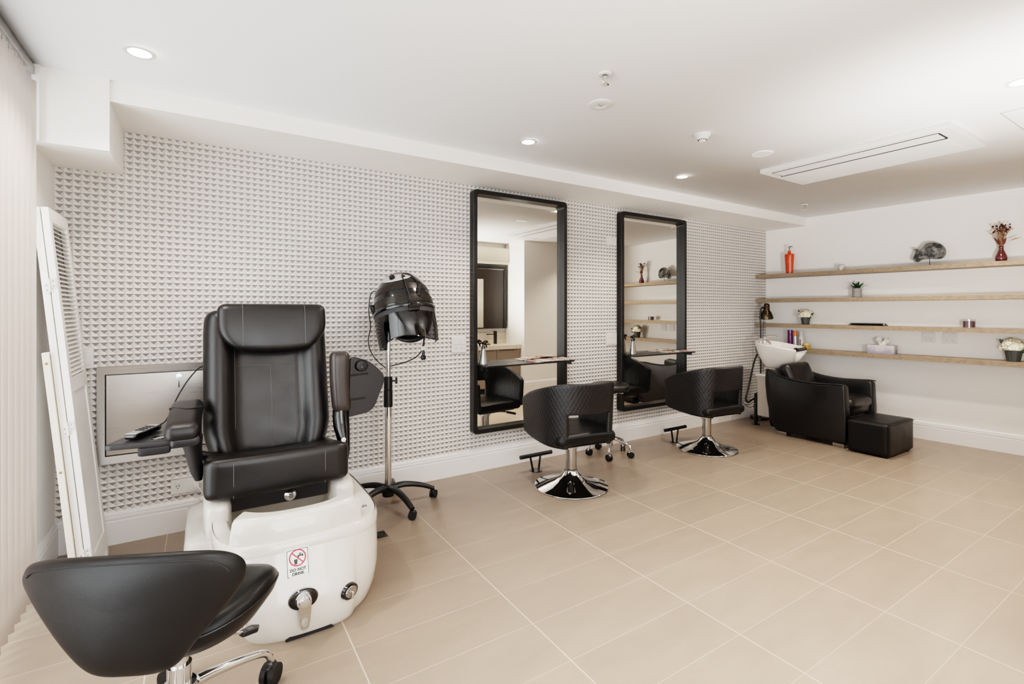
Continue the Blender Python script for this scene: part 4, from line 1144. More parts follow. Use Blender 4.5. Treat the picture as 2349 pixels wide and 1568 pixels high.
def mag_mat(name, pal, seed):
    m, N, L, b = newmat(name)
    tc = N.new('ShaderNodeTexCoord'); mp = N.new('ShaderNodeMapping'); mp.inputs['Location'].default_value = (seed, seed * 2.3, 0); L.new(tc.outputs['Object'], mp.inputs['Vector'])
    vo = N.new('ShaderNodeTexVoronoi'); vo.inputs['Scale'].default_value = 16; vo.distance = 'CHEBYCHEV'; L.new(mp.outputs[0], vo.inputs['Vector'])
    cr = N.new('ShaderNodeValToRGB'); cr.color_ramp.interpolation = 'CONSTANT'
    els = cr.color_ramp.elements
    for k, c in enumerate(pal):
        e = els[k] if k < 2 else els.new(k / len(pal)); e.position = k / len(pal); e.color = lin(c)
    sp = N.new('ShaderNodeSeparateColor'); L.new(vo.outputs['Color'], sp.inputs[0]); L.new(sp.outputs[0], cr.inputs[0]); L.new(cr.outputs[0], b.inputs['Base Color'])
    b.inputs['Roughness'].default_value = 0.25
    return m
MAGP = [[(222, 178, 178), (236, 226, 220), (190, 120, 110), (240, 236, 232), (150, 120, 116)], [(226, 206, 186), (196, 140, 116), (238, 232, 226), (120, 96, 92), (230, 190, 190)], [(196, 160, 130), (232, 220, 206), (150, 86, 70), (238, 226, 210), (90, 70, 66)]]
m_paper = pbr('magazine paper', (226, 222, 216), 0.7, var=0.03, vscale=60)
def magazine(x, y, z, rz, pal, label, th=0.006, w=0.20, d=0.145):
    t = thing('magazine', label, 'magazine', (x, y, z), math.radians(rz), 'magazines on the mirror ledges')
    mm = mag_mat('magazine cover', MAGP[pal], x * 3 + z * 7)
    bm = B(); box(bm, -w / 2, w / 2, -d / 2, d / 2, th - 0.0009, th, 0.0002, 1); box(bm, -w / 2, w / 2, -d / 2, d / 2, 0.0, 0.0008, 0.0002, 1); box(bm, -w / 2 - 0.0006, -w / 2 + 0.0006, -d / 2, d / 2, 0.0, th); obj('cover', bm, mm, t)
    bm = B(); box(bm, -w / 2 + 0.0008, w / 2 - 0.003, -d / 2 + 0.002, d / 2 - 0.002, 0.0009, th - 0.001); obj('pages', bm, m_paper, t)
magazine(2.42, 3.375, LZ, 3, 0, 'lowest pink magazine to the left on the left mirror ledge')
magazine(2.53, 3.350, LZ + 0.0065, -8, 1, 'middle open-covered magazine across the left mirror ledge pile', w=0.27, d=0.15)
magazine(2.64, 3.345, LZ + 0.013, 6, 2, 'topmost magazine at the right end of the left mirror ledge', th=0.005)
magazine(4.10, 3.375, LZ, 2, 2, 'brown magazine lying at the left of the pair on the right mirror ledge', th=0.004)
magazine(4.26, 3.360, LZ + 0.0045, -6, 1, 'tan magazine at the right end of the right mirror ledge', th=0.004, w=0.19)

# ------------------------------------------------------------------ styling chairs
def shell_grid():
    """barrel back: path from the front of one arm round the back to the other, with a notch low in the middle"""
    bm = bmesh.new(); uvl = bm.loops.layers.uv.new('UVMap')
    a, yb, yf, n = 0.288, -0.285, 0.27, 2.35
    path = []
    cols_t = [-1.0, -0.94, -0.84, -0.72, -0.60, -0.50, -0.41, -0.31, -0.235, -0.215, -0.12, 0.0, 0.12, 0.215, 0.235, 0.31, 0.41, 0.50, 0.60, 0.72, 0.84, 0.94, 1.0]
    def P(t):
        # arm parts straight, back a superellipse half
        s = abs(t)
        if s > 0.62:
            k = (s - 0.62) / 0.38; x = a * (1 - 0.06 * k * k); y = -0.02 + k * (yf + 0.02)
        else:
            ang = (s / 0.62) * PI / 2
            x = a * math.sin(ang) ** (2 / n); y = -0.02 + (yb + 0.02) * math.cos(ang) ** (2 / n)
        return math.copysign(x, t), y
    def top(t):
        s = abs(t); return 0.795 - 0.15 * max(0.0, (s - 0.25) / 0.75) ** 1.5 - 0.02 * max(0, (s - 0.9) / 0.1)
    def bot(t):
        s = abs(t); return 0.335 + 0.035 * s ** 1.5 + 0.02 * max(0, (s - 0.9) / 0.1)
    rows = [0.0, 0.05, 0.26, 0.455, 0.53, 0.555, 0.75, 0.95, 1.0]
    arc = 0; vs = []
    for i, t in enumerate(cols_t):
        x, y = P(t)
        if i: arc += math.hypot(x - px_, y - py_)
        px_, py_ = x, y
        col = []
        for r in rows:
            z = bot(t) + (top(t) - bot(t)) * r
            flare = 1.0 + 0.055 * (r - 0.4)
            col.append((bm.verts.new((x * flare, y * flare if y < 0 else y, z)), arc, z))
        vs.append(col)
    for i in range(len(cols_t) - 1):
        tm = (cols_t[i] + cols_t[i + 1]) / 2
        for j in range(len(rows) - 1):
            if abs(tm) < 0.225 and rows[j] < 0.53: continue
            q = (vs[i][j], vs[i + 1][j], vs[i + 1][j + 1], vs[i][j + 1])
            f = bm.faces.new([w[0] for w in q])
            for lp, w in zip(f.loops, q): lp[uvl].uv = (w[1], w[2])
    bmesh.ops.delete(bm, geom=[v for v in bm.verts if not v.link_faces], context='VERTS')
    return bm
def make_styling_chair():
    t = thing('styling_chair', 'x', 'styling chair', (2.304, 2.808, 0), 0.0, 'black hydraulic styling chairs')
    bm = B(); lathe(bm, [(0, 0.0), (0.268, 0.0), (0.273, 0.004), (0.270, 0.010), (0.200, 0.030), (0.130, 0.050), (0.085, 0.072), (0.062, 0.098), (0.050, 0.118), (0, 0.118)], seg=72); obj('base', bm, M['chrome'], t, sharp=50)
    bm = B(); cyl(bm, (0, 0, 0.115), (0, 0, 0.30), 0.040, seg=36); lathe(bm, [(0.040, 0.115), (0.046, 0.118), (0.046, 0.126), (0.040, 0.130)], seg=36); obj('column', bm, M['satin'], t)
    bm = B(); cyl(bm, (0, 0, 0.29), (0, 0, 0.35), 0.019, seg=24); rbox(bm, (0, 0, 0.293), (0.095, 0.075, 0.035), 0.015, 5); pm = obj('pump', bm, M['chrome'], t)
    bm = B(); tube(bm, [(0.03, 0.02, 0.30), (0.09, 0.07, 0.316), (0.14, 0.11, 0.318), (0.17, 0.135, 0.312)], 0.008, 10); lv_ = obj('pump_lever', bm, M['chrome'], t)
    bm = B(); tube(bm, [(0.165, 0.131, 0.3125), (0.20, 0.160, 0.305), (0.235, 0.185, 0.296)], 0.0115, 10); obj('grip', bm, M['plastic'], lv_)
    bm = B(); rbox(bm, (0, 0.01, 0.395), (0.505, 0.50, 0.085), 0.038, 12, f=lambda p: V((p.x * (1 - 0.06 * (p.y < 0) * (p.y / 0.25) ** 2), p.y, p.z + 0.008 * (1 - (p.x / 0.25) ** 2)))); se = obj('seat', bm, M['leather2'], t, sharp=0)
    bm = B(); box(bm, -0.20, 0.20, -0.2, 0.2, 0.344, 0.354, 0.004); obj('seat_plate', bm, M['blackm'], t)
    sh = obj('back_shell', shell_grid(), [M['quilt']], t, 'quilted barrel back with a cut-out', sharp=0, sub=0, recalc=True)
    md = sh.modifiers.new('thickness', 'SOLIDIFY'); md.thickness = 0.042; md.offset = -1.0
    md = sh.modifiers.new('smooth', 'SUBSURF'); md.levels = 2; md.render_levels = 2
    # inner lining
    return t
ch = make_styling_chair(); ch['label'] = 'black quilted styling chair in front of the left mirror'
c2 = dup(ch); c2.location = (3.997, 2.877, 0); c2['label'] = 'black quilted styling chair in front of the right mirror, nearer the shampoo unit'
ch.rotation_euler = (0, 0, math.radians(-7)); c2.rotation_euler = (0, 0, math.radians(-6))

def footrest(x, y, label):
    t = thing('footrest', label, 'footrest', (x, y, 0), 0.0, 'black footrests below the mirrors')
    bm = B(); lathe(bm, [(0, 0), (0.052, 0), (0.053, 0.003), (0.051, 0.005), (0, 0.005)], seg=36); obj('floor_plate', bm, M['gloss'], t)
    for s in (-1, 1):
        bm = B(); cyl(bm, (s * 0.028, 0, 0.004), (s * 0.050 - 0.012, -0.01, 0.125), 0.0085); obj('leg', bm, M['gloss'], t)
    bm = B(); tube(bm, [(-0.155, -0.012, 0.132), (0.145, -0.012, 0.132)], 0.0155, 16, 1); br = obj('bar', bm, M['blackm'], t)
    bm = B(); cyl(bm, (-0.158, -0.012, 0.132), (-0.150, -0.012, 0.132), 0.0165); cyl(bm, (0.140, -0.012, 0.132), (0.148, -0.012, 0.132), 0.0165); obj('end_cap', bm, M['plastic'], br)
footrest(2.278, 3.225, 'black T-bar footrest on the floor below the left mirror')
footrest(3.944, 3.20, 'black T-bar footrest on the floor below the right mirror')

# small round rolling stool between the mirrors
RS = thing('rolling_stool', 'round black rolling stool with chrome base behind the left styling chair', 'stool', (3.09, 3.22, 0))
for k in range(5):
    a = math.radians(-64 + 72 * k); d = V((math.cos(a), math.sin(a), 0))
    bm = B(); tube(bm, [d * 0.015 + V((0, 0, 0.155)), d * 0.08 + V((0, 0, 0.140)), d * 0.175 + V((0, 0, 0.105)), d * 0.19 + V((0, 0, 0.075))], [0.013, 0.012, 0.011, 0.012], 12); lg = obj('leg', bm, M['chrome'], RS)
    bw, bf = B(), B(); wheel(bw, bf, d * 0.19 + V((0, 0, 0.0285)), a + 0.7, 0.028, 0.017); obj('caster', bw, M['rubber'], lg); obj('caster_hood', bf, M['chrome'], lg)
bm = B(); lathe(bm, [(0, 0.07), (0.02, 0.07), (0.026, 0.09), (0.028, 0.165), (0.022, 0.18), (0, 0.18)], seg=24); cyl(bm, (0, 0, 0.17), (0, 0, 0.30), 0.020, 0.017, seg=24); cyl(bm, (0, 0, 0.30), (0, 0, 0.57), 0.0125, seg=20); obj('column', bm, M['chrome'], RS)
bm = B(); lathe(bm, [(0, 0.575), (0.14, 0.575), (0.167, 0.582), (0.176, 0.602), (0.175, 0.622), (0.162, 0.640), (0.13, 0.648), (0, 0.652)], seg=48); obj('seat', bm, M['leather'], RS, sharp=60)
bm = B(); tube(bm, [(0.0, 0.0, 0.555), (0.09, -0.03, 0.55), (0.125, -0.04, 0.545)], 0.004, 8); lathe(bm, [(0, 0.56), (0.09, 0.56), (0.09, 0.576), (0, 0.576)], seg=24); obj('seat_plate', bm, M['chrome'], RS)
# ------------------------------------------------------------------ shampoo unit
WU = thing('shampoo_chair', 'black leather shampoo armchair with white backwash basin in the far corner', 'shampoo unit', (5.40, 2.55, 0))
def wobj(name, bm, m, label=None, parent=None, **k): return obj(name, bm, m, parent or WU, label, world=True, **k)
side = [(2.170, 0.035), (2.165, 0.30), (2.180, 0.588), (2.25, 0.590), (2.40, 0.580), (2.52, 0.578), (2.65, 0.586), (2.76, 0.606), (2.85, 0.638), (2.905, 0.672), (2.945, 0.655), (2.950, 0.52), (2.932, 0.34), (2.890, 0.16), (2.845, 0.055), (2.815, 0.035)]
for x0, x1, dy in ((5.085, 5.175, 0.0), (5.625, 5.715, -0.015)):
    ol_ = rounded(side, 0.045, 5); ol_ = [q for k, q in enumerate(ol_) if (V(q) - V(ol_[k - 1])).length > 1e-4]
    def inset(d, pts=ol_):
        out = []
        for k in range(len(pts)):
            t_ = (V(pts[(k + 1) % len(pts)]) - V(pts[k - 1])).normalized(); out.append(V(pts[k]) + V((-t_.y, t_.x)) * d)
        return out
    sg = 1 if sum(pts_a[0] * pts_b[1] - pts_b[0] * pts_a[1] for pts_a, pts_b in zip(ol_, ol_[1:] + ol_[:1])) > 0 else -1
    bm = B(); loft(bm, [[(x, q.x + dy, q.y) for q in inset(sg * d)] for x, d in ((x0, 0.016), (x0 + 0.002, 0.009), (x0 + 0.007, 0.003), (x0 + 0.016, 0.0), (x1 - 0.016, 0.0), (x1 - 0.007, 0.003), (x1 - 0.002, 0.009), (x1, 0.016))])
    sp_ = wobj('side_panel', bm, M['leather'], sharp=40, wn=False)
    xo = x0 if x0 < 5.3 else x1
    bm = B(); tube(bm, [(xo, y + dy, z) for y, z in side[2:11]], 0.005, 8, 3); wobj('piping', bm, M['leather2'], parent=sp_)
    for y in (2.235, 2.77):
        bm = B(); box(bm, x0 + 0.004, x1 - 0.01, y + dy - 0.05, y + dy + 0.05, 0.0, 0.036, 0.003); wobj('foot', bm, M['satin'])
bm = B(); rbox(bm, (5.40, 2.50, 0.36), (0.46, 0.66, 0.19), 0.06, 12, f=lambda p: V((p.x, p.y - 0.02 * (p.z > 0), p.z + 0.01 * (1 - (p.x / 0.23) ** 2)))); wobj('seat', bm, M['leather'], sharp=0)
bm = B(); rbox(bm, (5.40, 2.50, 0.17), (0.45, 0.60, 0.24), 0.03, 8); wobj('seat_base', bm, M['leather2'], sharp=0)
bm = B(); rbox(bm, (0, 0, 0), (0.46, 0.12, 0.42), 0.045, 14, f=lambda p: V((p.x, p.y - 0.012 * math.cos(p.x / 0.23 * PI / 2), p.z)))
bmesh.ops.transform(bm, matrix=Matrix.Translation((5.40, 2.735, 0.53)) @ Matrix.Rotation(math.radians(-24), 4, 'X'), verts=bm.verts); bk = wobj('back_cushion', bm, M['leather'], sharp=0)
bm = B(); rbox(bm, (5.40, 2.90, 0.30), (0.46, 0.10, 0.52), 0.03, 8, f=lambda p: V((p.x, p.y + 0.02 * math.sin((p.z + 0.26) / 0.52 * PI), p.z))); wobj('rear_panel', bm, M['leather2'], sharp=0)
# basin: tapered bowl, high at the back, with a neck dip between two horns at the front
BCX, BCY = 5.40, 3.00
def bowl_ring(s, z, tilt, dip=0.0, seg=64, ex=1.0):
    """plan ring scaled by s; x half width .20, y from front horns to the back"""
    out = []
    for k in range(seg):
        a = 2 * PI * k / seg - PI / 2      # starts at the front
        c, sn = math.cos(a), math.sin(a)
        x = 0.222 * math.copysign(abs(c) ** 0.72, c); y = 0.185 * math.copysign(abs(sn) ** 0.9, sn)
        if sn < 0: y *= 1.68
        fx = math.exp(-((x) / 0.085) ** 2) if sn < 0 else 0.0
        y += 0.105 * fx * dip
        q = V((BCX + x * s, BCY + y * s + (1 - s) * 0.03, z))
        q.z += tilt * (y * s) - dip * 0.030 * fx
        out.append(q)
    return out
outer = [(0.20, 0.655, 0.0, 0.0), (0.42, 0.668, 0.02, 0.0), (0.62, 0.715, 0.05, 0.1), (0.80, 0.785, 0.09, 0.3), (0.93, 0.855, 0.12, 0.7), (1.0, 0.905, 0.14, 1.0), (1.005, 0.920, 0.14, 1.0), (0.985, 0.925, 0.14, 1.0)]
inner = [(0.94, 0.918, 0.14, 1.0), (0.88, 0.870, 0.12, 0.7), (0.76, 0.80, 0.08, 0.3), (0.55, 0.755, 0.03, 0.0), (0.25, 0.745, 0.0, 0.0)]
bm = B(); loft(bm, [bowl_ring(*q) for q in outer + inner]); bowl = wobj('basin', bm, M['ceramic'], 'white backwash basin', sharp=70)
bm = B()
def neck(u, v):
    x = (u - 0.5) * 0.18
    th = v * PI
    fx = math.exp(-(x / 0.085) ** 2)
    yb = BCY - 0.185 * 1.68 + 0.105 * fx * 1.0 + 0.35 * x * x
    z = 0.893 - 0.030 * fx + 0.0
    return V((BCX + x, yb + 0.018 * math.cos(th) + 0.006, z + 0.026 * math.sin(th) - 0.012))
sgrid(bm, neck, 16, 8); wobj('neck_rest', bm, M['rubber'], parent=bowl, sharp=0, solid=0.012)
# mixer tap and hand shower at the back of the basin
bm = B(); cyl(bm, (5.41, 3.135, 0.925), (5.41, 3.135, 0.985), 0.021, 0.019); tube(bm, [(5.41, 3.135, 0.975), (5.42, 3.11, 1.005), (5.45, 3.06, 1.012), (5.475, 3.03, 1.000)], [0.018, 0.013, 0.008, 0.006], 10)
tp_ = wobj('mixer_tap', bm, M['chrome'])
bm = B(); tube(bm, [(5.32, 3.13, 0.965), (5.30, 3.09, 0.975), (5.27, 3.03, 0.960), (5.245, 2.98, 0.935)], [0.020, 0.014, 0.012, 0.014], 12); lathe(bm, [(0, 0.92), (0.021, 0.92), (0.02, 0.97), (0, 0.972)], (5.33, 3.135, 0), seg=20); wobj('hand_shower', bm, M['chrome'], parent=tp_)
# column carrying the basin, waste pipe, hoses
bm = B(); box(bm, 5.245, 5.50, 2.985, 3.13, 0.12, 0.575, 0.012); rbox(bm, (5.39, 3.03, 0.615), (0.16, 0.13, 0.10), 0.02, 5); wobj('basin_column', bm, pbr('grey moulded column', (176, 168, 160), 0.45, var=0.03))
bm = B(); rbox(bm, (5.372, 3.058, 0.575), (0.27, 0.17, 0.022), 0.009, 5); wobj('column_cap', bm, M['whitep'])
bm = B(); cyl(bm, (5.325, 3.19, 0.0), (5.325, 3.19, 0.30), 0.021); cyl(bm, (5.325, 3.19, 0.07), (5.325, 3.19, 0.11), 0.025); cyl(bm, (5.325, 3.19, 0.19), (5.325, 3.19, 0.225), 0.025); lathe(bm, [(0, 0), (0.055, 0), (0.055, 0.004), (0.02, 0.008)], (5.325, 3.19, 0), seg=28)
tube(bm, [(5.325, 3.19, 0.29), (5.325, 3.185, 0.34), (5.33, 3.13, 0.36), (5.34, 3.10, 0.36)], 0.019, 12); wobj('waste_pipe', bm, M['gloss'])
bm = B(); tube(bm, [(5.37, 3.20, 0.80), (5.345, 3.225, 0.70), (5.315, 3.23, 0.606), (5.27, 3.23, 0.48), (5.22, 3.23, 0.365), (5.185, 3.225, 0.295), (5.22, 3.22, 0.256), (5.34, 3.215, 0.294), (5.43, 3.19, 0.36), (5.45, 3.14, 0.40)], 0.0095, 10); wobj('shower_hose', bm, M['cord'])
bm = B(); tube(bm, [(5.34, 3.452, 0.31), (5.345, 3.42, 0.24), (5.39, 3.385, 0.198), (5.47, 3.37, 0.180), (5.53, 3.30, 0.24), (5.48, 3.15, 0.34)], 0.006, 8); tube(bm, [(5.44, 3.452, 0.26), (5.45, 3.42, 0.19), (5.52, 3.38, 0.14), (5.56, 3.30, 0.20), (5.49, 3.14, 0.30)], 0.005, 8); wobj('supply_hose', bm, pbr('grey hose', (150, 146, 142), 0.4, metal=0.3, var=0.05))

# leather cube footstool
t = thing('footstool', 'black leather cube footstool in front of the shampoo chair', 'footstool', (5.315, 1.975, 0), math.radians(0))
def stool_f(p): return V((p.x, p.y, p.z + 0.006 * (1 - (p.x / 0.28) ** 2) * (p.z > 0)))
bm = B(); rbox(bm, (0, 0, 0.152), (0.56, 0.32, 0.286), 0.018, 10, f=stool_f); body = obj('body', bm, M['leather2'], t, sharp=0)
bm = B()
for z in (0.278,):
    tube(bm, [(-0.281, -0.161, z), (0.281, -0.161, z)], 0.0025, 6, 1); tube(bm, [(-0.281, -0.161, z), (-0.281, 0.161, z)], 0.0025, 6, 1); tube(bm, [(0.281, -0.161, z), (0.281, 0.161, z)], 0.0025, 6, 1)
obj('piping', bm, M['leather'], body)
for sx_ in (-1, 1):
    for sy_ in (-1, 1):
        bm = B(); cyl(bm, (sx_ * 0.24, sy_ * 0.12, 0), (sx_ * 0.24, sy_ * 0.12, 0.014), 0.018, seg=16); obj('foot', bm, M['plastic'], t)

# bronze reading lamp behind the basin
t = thing('floor_lamp', 'bronze floor lamp with bell shade standing behind the shampoo basin', 'lamp', (5.64, 3.33, 0))
bm = B(); lathe(bm, [(0, 0), (0.105, 0), (0.108, 0.006), (0.106, 0.026), (0.098, 0.032), (0, 0.034)], seg=48); obj('base', bm, M['lampbronze'], t, sharp=50)
bm = B(); cyl(bm, (0.02, 0.0, 0.03), (0.02, 0.0, 1.14), 0.0075, seg=14); obj('pole', bm, M['blackm'], t)
bm = B(); tube(bm, [(0.02, 0, 1.13), (0.02, 0.005, 1.22), (0.018, 0.0, 1.29), (0.035, -0.005, 1.33), (0.062, -0.012, 1.325), (0.078, -0.02, 1.30)], 0.0085, 10); obj('gooseneck', bm, M['blackm'], t)
LM2 = Matrix.Translation((0.088, -0.030, 1.255)) @ Matrix.Rotation(math.radians(-10), 4, 'Y') @ Matrix.Rotation(math.radians(8), 4, 'X')
bm = B(); lathe(bm, [(0, 0.128), (0.018, 0.127), (0.029, 0.118), (0.032, 0.105), (0.033, 0.062), (0.036, 0.045), (0.055, 0.018), (0.069, -0.012), (0.076, -0.045), (0.078, -0.052)], seg=44)
bmesh.ops.transform(bm, matrix=LM2, verts=bm.verts); sd = obj('shade', bm, M['lampbronze'], t, sharp=60, solid=0.0015)
bm = B(); lathe(bm, [(0, -0.045), (0.022, -0.040), (0.030, -0.020), (0.024, 0.005), (0.014, 0.03), (0, 0.03)], seg=24); bmesh.ops.transform(bm, matrix=LM2, verts=bm.verts); obj('bulb', bm, pbr('frosted bulb', (226, 220, 208), 0.4, var=0.01), sd)
bm = B(); tube(bm, [(0.075, -0.01, 1.27), (0.075, 0.0, 1.10), (0.07, 0.01, 0.9), (0.05, 0.02, 0.6), (0.03, 0.03, 0.2), (0.03, 0.02, 0.03)], 0.0028, 8); obj('cord', bm, M['cord'], t)

# ------------------------------------------------------------------ oak shelves
SH = [(1.735, 'topmost of the four long oak wall shelves'), (1.437, 'second long oak wall shelf from the top, holding the small succulent'), (1.134, 'third long oak wall shelf from the top, holding the purple candle'), (0.846, 'lowest of the four long oak wall shelves, holding the tissue box')]
for z, lab in SH:
    t = thing('wall_shelf', lab, 'shelf', sw(0, 0, z), -(PI / 2 - A) - PI / 2 + PI / 2, 'long oak wall shelves')
    t.rotation_euler = (0, 0, math.atan2(WN.y, WN.x) - PI / 2)
    # local: x from the corner along the wall is negative/positive depending on handedness, y = out of the wall
    bm = B()
    pts = [sw(0.0, 0.001), sw(S_END - 0.004, 0.001), sw(S_END - 0.004, 0.245), sw(-0.015, 0.245)]
    Ri = Matrix.Rotation(-t.rotation_euler.z, 3, 'Z'); o_ = sw(0, 0)
    pl_ = [(Ri @ (p - o_)) for p in pts]
    prism(bm, [(p.x, p.y) for p in pl_], 'z', -0.040, 0.0, 0.001, 1)
    # rotate texture space: board runs along local x
    bo = obj('board', bm, M['oak'], t)
    bm = B(); q = [(Ri @ (p - o_)) for p in (sw(0.1, 0.0), sw(S_END - 0.1, 0.0), sw(S_END - 0.1, 0.012), sw(0.1, 0.012))]
    prism(bm, [(p.x, p.y) for p in q], 'z', -0.046, -0.040); obj('wall_cleat', bm, M['trim'], t)
Z1, Z2, Z3, Z4 = [z for z, _ in SH]
SROT = math.atan2(WN.y, WN.x) - PI / 2      # local +y out of the wall towards the room
def so(y, off):
    """position on the shelf wall by distance from the corner measured in world y"""
    return (WY - y) / math.cos(A)
def on_shelf(name, label, cat, y, z, off=0.12, group=None, rz=0.0):
    p = sw(so(y, off), off, z + 0.0005)
    return thing(name, label, cat, p, SROT + rz, group)

# red pump bottle
t = on_shelf('pump_bottle', 'tall red-orange pump bottle on the top shelf near the corner', 'bottle', 3.146, Z1)
m_red2 = pbr('red orange gloss', (200, 62, 6), 0.22, coat=0.4, var=0.03)
bm = B(); lathe(bm, [(0, 0), (0.036, 0), (0.039, 0.004), (0.052, 0.20), (0.053, 0.228), (0.050, 0.236), (0.020, 0.244), (0.016, 0.258), (0, 0.258)], seg=40, sy=0.72); b0 = obj('bottle', bm, m_red2, t, sharp=50)
bm = B(); lathe(bm, [(0, 0.256), (0.018, 0.256), (0.018, 0.275), (0, 0.275)], seg=24, sy=0.9); obj('collar', bm, m_red2, t)
bm = B(); cyl(bm, (0, 0, 0.27), (0, 0, 0.312), 0.009); rbox(bm, (0, 0, 0.318), (0.026, 0.024, 0.020), 0.006, 4); tube(bm, [(0, 0, 0.322), (-0.02, 0.01, 0.325), (-0.045, 0.02, 0.318)], [0.008, 0.007, 0.005], 10); obj('pump', bm, pbr('smoked clear pump', (150, 144, 138), 0.25, metal=0.4, var=0.02), t)
bm = B()
for k, (w, z) in enumerate(((0.020, 0.165), (0.030, 0.150), (0.030, 0.142), (0.022, 0.134), (0.026, 0.120))): box(bm, -0.018, -0.018 + w, 0.0335 - 0.0008 * (k > 1), 0.0352, z, z + 0.003)
obj('label_lines', bm, pbr('gold print', (214, 140, 70), 0.4, metal=0.4, var=0.02), b0)

# white votive candle in glass
def glass_candle(name, label, y, z, r, h, wax, waxh, off=0.12):
    t = on_shelf(name, label, 'candle', y, z, off)
    bm = B(); lathe(bm, [(0, 0), (r, 0), (r, h), (r - 0.003, h), (r - 0.003, 0.006), (0, 0.006)], seg=36); obj('glass_jar', bm, M['pane'], t, recalc=True)
    bm = B(); lathe(bm, [(0, 0.0065), (r - 0.0035, 0.0065), (r - 0.0035, waxh), (0, waxh)], seg=36); w_ = obj('wax', bm, wax, t)
    bm = B(); cyl(bm, (0, 0, waxh), (0, 0, waxh + 0.010), 0.0012, seg=8); obj('wick', bm, M['gap'], w_)
    return t
glass_candle('votive_candle', 'small white votive candle in a glass on the top shelf', 2.601, Z1, 0.033, 0.074, pbr('white wax', (232, 226, 216), 0.5, var=0.02), 0.058)
glass_candle('jar_candle', 'purple candle in a clear glass jar on the third shelf', 1.556, Z3, 0.047, 0.080, pbr('purple wax', (74, 27, 46), 0.4, var=0.04), 0.062)

# black stone slab on a thin stand
def stone_mat():
    m, N, L, b = newmat('polished dark stone')
    tc = N.new('ShaderNodeTexCoord'); nz = N.new('ShaderNodeTexNoise'); nz.inputs['Scale'].default_value = 14; nz.inputs['Detail'].default_value = 8; nz.inputs['Roughness'].default_value = 0.7
    L.new(tc.outputs['Object'], nz.inputs['Vector'])
    cr = N.new('ShaderNodeValToRGB'); cr.color_ramp.elements[0].color = lin((22, 22, 22)); cr.color_ramp.elements[0].position = 0.42; cr.color_ramp.elements[1].color = lin((150, 148, 142)); cr.color_ramp.elements[1].position = 0.68
    L.new(nz.outputs['Fac'], cr.inputs[0]); L.new(cr.outputs[0], b.inputs['Base Color']); b.inputs['Roughness'].default_value = 0.3
    return m
t = on_shelf('stone_slab', 'dark polished stone slab on a thin stand on the top shelf', 'ornament', 1.842, Z1)
ol = [(0.118, 0.155), (0.112, 0.118), (0.075, 0.079), (0.02, 0.082), (-0.03, 0.084), (-0.085, 0.078), (-0.122, 0.098), (-0.130, 0.150), (-0.100, 0.196), (-0.040, 0.222), (0.015, 0.220), (0.050, 0.205), (0.072, 0.178), (0.112, 0.182), (0.128, 0.170)]
ol = [(x, z - 0.0) for x, z in ol]
def smoothloop(pts, sub=5):
    n = len(pts); out = []
    for i in range(n):
        p0, p1, p2, p3 = [V(pts[(i + k) % n]) for k in (-1, 0, 1, 2)]
        for k in range(sub):
            t_ = k / sub; out.append(tuple(0.5 * ((2 * p1) + (p2 - p0) * t_ + (2 * p0 - 5 * p1 + 4 * p2 - p3) * t_ * t_ + (3 * p1 - p0 - 3 * p2 + p3) * t_ ** 3)))
    return out
left_bump = [(x * 0.92, 0.045 + (z - 0.060) * 1.16) for x, z in [(0.118, 0.150), (0.128, 0.118), (0.140, 0.092), (0.130, 0.066), (0.095, 0.060), (0.060, 0.076), (0.0, 0.080), (-0.06, 0.074), (-0.105, 0.080), (-0.132, 0.112), (-0.128, 0.158), (-0.095, 0.196), (-0.035, 0.216), (0.022, 0.214), (0.055, 0.190), (0.078, 0.166), (0.108, 0.176), (0.134, 0.168)]]
bm = B(); prism(bm, smoothloop(left_bump), 'y', -0.010, 0.010, 0.003); obj('slab', bm, stone_mat(), t)
bm = B(); cyl(bm, (0, 0, 0.003), (0, 0, 0.082), 0.0028, seg=12); box(bm, -0.05, 0.05, -0.03, 0.03, 0, 0.004, 0.001); obj('stand', bm, M['blackm'], t)

# vase of dried flowers
t = on_shelf('dried_flower_vase', 'small burgundy glass vase of dried flowers on the top shelf', 'vase', 1.342, Z1)
bm = B(); lathe(bm, [(0, 0), (0.030, 0), (0.038, 0.010), (0.042, 0.030), (0.040, 0.050), (0.030, 0.078), (0.019, 0.105), (0.016, 0.122), (0.017, 0.134), (0.022, 0.140), (0.020, 0.141), (0.013, 0.130)], seg=36); obj('vase', bm, pbr('burgundy glass', (82, 36, 38), 0.12, coat=0.5, var=0.04), t, sharp=60)
m_stem = pbr('dried stems', (150, 116, 84), 0.8, var=0.1); m_bud = pbr('dark dried buds', (70, 26, 26), 0.7, var=0.2, vscale=60); m_leaf = pbr('dried russet leaves', (88, 38, 30), 0.7, var=0.15, vscale=30); m_wheat = pbr('dried grass heads', (176, 140, 108), 0.8, var=0.15, vscale=40)
stems, buds = B(), B()
rnd = random.Random(3)
for k in range(52):
    a = rnd.uniform(0, 2 * PI); sp2 = rnd.uniform(0.1, 1.0); hh = rnd.uniform(0.24, 0.335)
    tip = V((math.cos(a) * 0.062 * sp2 - 0.004, math.sin(a) * 0.045 * sp2, hh))
    tube(stems, [(0, 0, 0.10), (tip.x * 0.35, tip.y * 0.35, 0.19), tuple(tip)], 0.0009, 5, 3)
    tmp = B(); bmesh.ops.create_icosphere(tmp, subdivisions=1, radius=rnd.uniform(0.006, 0.0095)); merge(buds, tmp, Matrix.Translation(tip) @ Matrix.Diagonal((1, 1, 1.25, 1)))
obj('stem', stems, m_stem, t).__setitem__('kind', 'stuff'); ob_ = obj('flower_bud', buds, m_bud, t, sharp=0); ob_['kind'] = 'stuff'
